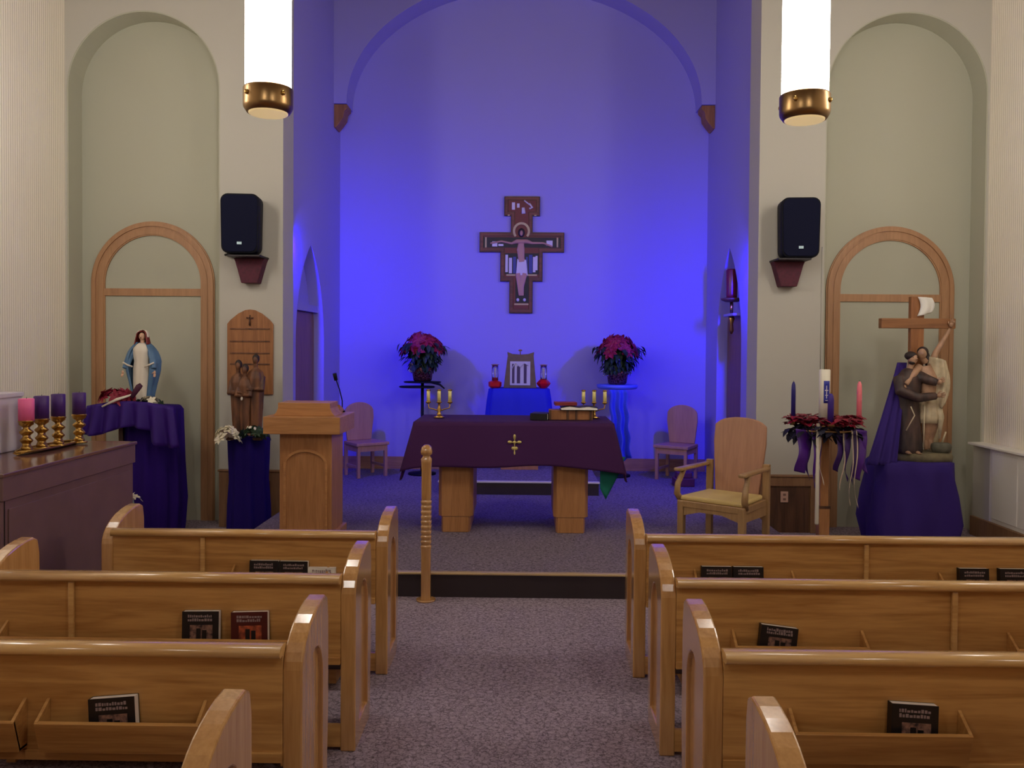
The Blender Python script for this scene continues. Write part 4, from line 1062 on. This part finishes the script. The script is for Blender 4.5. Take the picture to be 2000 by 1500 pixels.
m = MB().lathe([(.13, .06), (.135, .1), (.115, .3), (.098, .5), (.1, .58), (.115, .68), (.11, .76), (.06, .83), (.03, .85)], (-.13, -.05, 0), 48, 1, .8, lambda a, v: 1 + .05 * sin(8 * a) * (1 - v))
m.tube([(-.22, -.06, .76), (-.24, -.13, .64), (-.1, -.2, .58), (.06, -.19, .6)], [.055, .052, .045, .035], 12)
m.tube([(-.04, -.06, .78), (.02, -.14, .74), (.08, -.17, .72)], [.05, .045, .035], 12)
m.build('brown_robe', ROBEB, t, remesh=.009, smoothit=2)
m = MB().tube([(-.12, -.05, .83), (-.105, -.055, .9)], [.03, .028], 10).ball((-.1, -.065, .935), (.042, .048, .055)).ball((-.085, -.115, .935), (.009, .012, .01), 8, 6)
m.build('friar_head', SKIND, t, remesh=.005, smoothit=2)
MB().ball((-.112, -.05, .962), (.054, .056, .042)).ball((-.11, -.075, .9), (.03, .03, .02)).build('friar_hair', HAIRD, t)
m = MB().ball((-.12, -.115, .95), (.005, .004, .004), 6, 4).ball((-.078, -.115, .95), (.005, .004, .004), 6, 4)
m.build('friar_eyes', BLACK, t)
def hand(c, d, mm, nm, s=1):
    c = Vector(c); d = Vector(d).normalized(); n = Vector((0, -1, 0)); n = (n - d * n.dot(d)).normalized(); w = d.cross(n)
    h = MB().tube([c - d * .012 * s, c + d * .01 * s, c + d * .022 * s], [.012 * s, .017 * s, .015 * s], 10, .6)
    for i, L in enumerate((.026, .032, .03, .022)):
        o_ = w * ((i - 1.5) * .0085 * s)
        h.tube([c + d * .02 * s + o_, c + d * (.02 + L * .55) * s + o_ * 1.15 + n * .003, c + d * (.02 + L) * s + o_ * 1.2 - n * .006], [.0046 * s, .0042 * s, .0034 * s], 6)
    h.tube([c - w * .012 * s, c - w * .026 * s + d * .012 * s, c - w * .028 * s + d * .024 * s], [.0056 * s, .005 * s, .004 * s], 6)
    return h.build(nm, mm, t)
hand((.075, -.2, .605), (1, -.1, .1), SKIND, 'friar_left_hand', 1.3)
hand((.09, -.175, .72), (.8, -.1, .6), SKIND, 'friar_right_hand', 1.3)
# the figure coming down from the cross: one continuous body
m = MB().tube([(.03, -.03, .86), (.05, -.07, .76), (.045, -.075, .64), (.05, -.05, .5)], [.06, .078, .066, .062], 14, .75)
m.tube([(.03, -.05, .48), (.05, -.06, .33), (.05, -.02, .18), (.06, -.03, .09)], [.05, .042, .03, .022], 12)
m.tube([(.09, -.04, .48), (.11, -.05, .32), (.1, -.01, .18), (.1, -.03, .09)], [.05, .042, .03, .022], 12)
m.tube([(.04, -.03, .9), (.0, -.035, .945)], [.03, .028], 10).ball((-.005, -.045, .985), (.04, .046, .053)).ball((-.02, -.09, .98), (.008, .01, .009), 8, 6)
m.tube([(.09, -.02, .87), (.14, .0, .99), (.22, .02, 1.11), (.29, .035, 1.22)], [.036, .028, .022, .015], 12)
m.tube([(-.02, -.03, .86), (-.1, -.1, .8), (-.19, -.13, .7)], [.036, .03, .022], 12)
m.build('corpus', SKIND, t, remesh=.008, smoothit=2)
hand((.298, .035, 1.25), (.35, 0, 1), SKIND, 'nailed_hand', 1.2)
hand((-.205, -.14, .68), (-.5, -.3, -.8), SKIND, 'hanging_hand', 1.2)
MB().ball((.008, -.03, 1.0), (.05, .05, .05)).tube([(.045, -.01, .98), (.075, -.0, .9), (.08, .0, .82)], [.03, .03, .018], 10).build('corpus_hair', HAIRD, t)
m = MB().lathe([(.1, .34), (.105, .4), (.095, .5), (.085, .56)], (.065, -.045, 0), 40, 1, .75, lambda a, v: 1 + .06 * sin(9 * a))
m.tube([(.12, -.1, .54), (.15, -.11, .4), (.14, -.1, .2)], [.03, .028, .012], 10, .6)
m.build('loincloth', CREAMC, t)
def shroud(u, v):
    return (.06 + .16 * u + .05 * sin(v * PI) * u, -.02 - .13 * sin(PI * u) * .8 + .01 * sin(u * 22), .96 - .42 * v - .05 * u + .03 * sin(u * 9) * v)
MB().grid(shroud, 24, 16).build('cream_shroud', CREAMC, t, thick=.01)
MB().tube([(-.16, -.175, .5), (-.13, -.19, .42), (-.2, -.18, .28)], .006, 6).tube([(-.03, -.165, .52), (-.035, -.17, .12)], .006, 6).build('rope_belt', CREAMC, t)
m = MB().lathe([(.03, .06), (.075, .075), (.085, .12), (.08, .15), (.06, .16)], (.17, -.08, 0), 24, 1.1, .8)
m.build('stone_globe', mat('grey_rock', (104, 100, 84), .8, noise=.4, nscale=20), t)
MB().tube([(.14, -.02, .14), (.15, -.02, .26), (.155, -.02, .3)], [.028, .03, .018], 10).tube([(.19, -.05, .15), (.225, -.05, .26)], [.01, .008], 8).build('pale_rocks', CREAMC, t)
for sx, xx in ((1, -.17), (1, -.08)):
    f = MB().ball((xx, -.15, .075), (.022, .042, .016), 12, 8)
    for i in range(5): f.ball((xx - .014 + .007 * i, -.192, .071), (.0045, .009, .006), 6, 4)
    f.build('foot', SKIND, t)
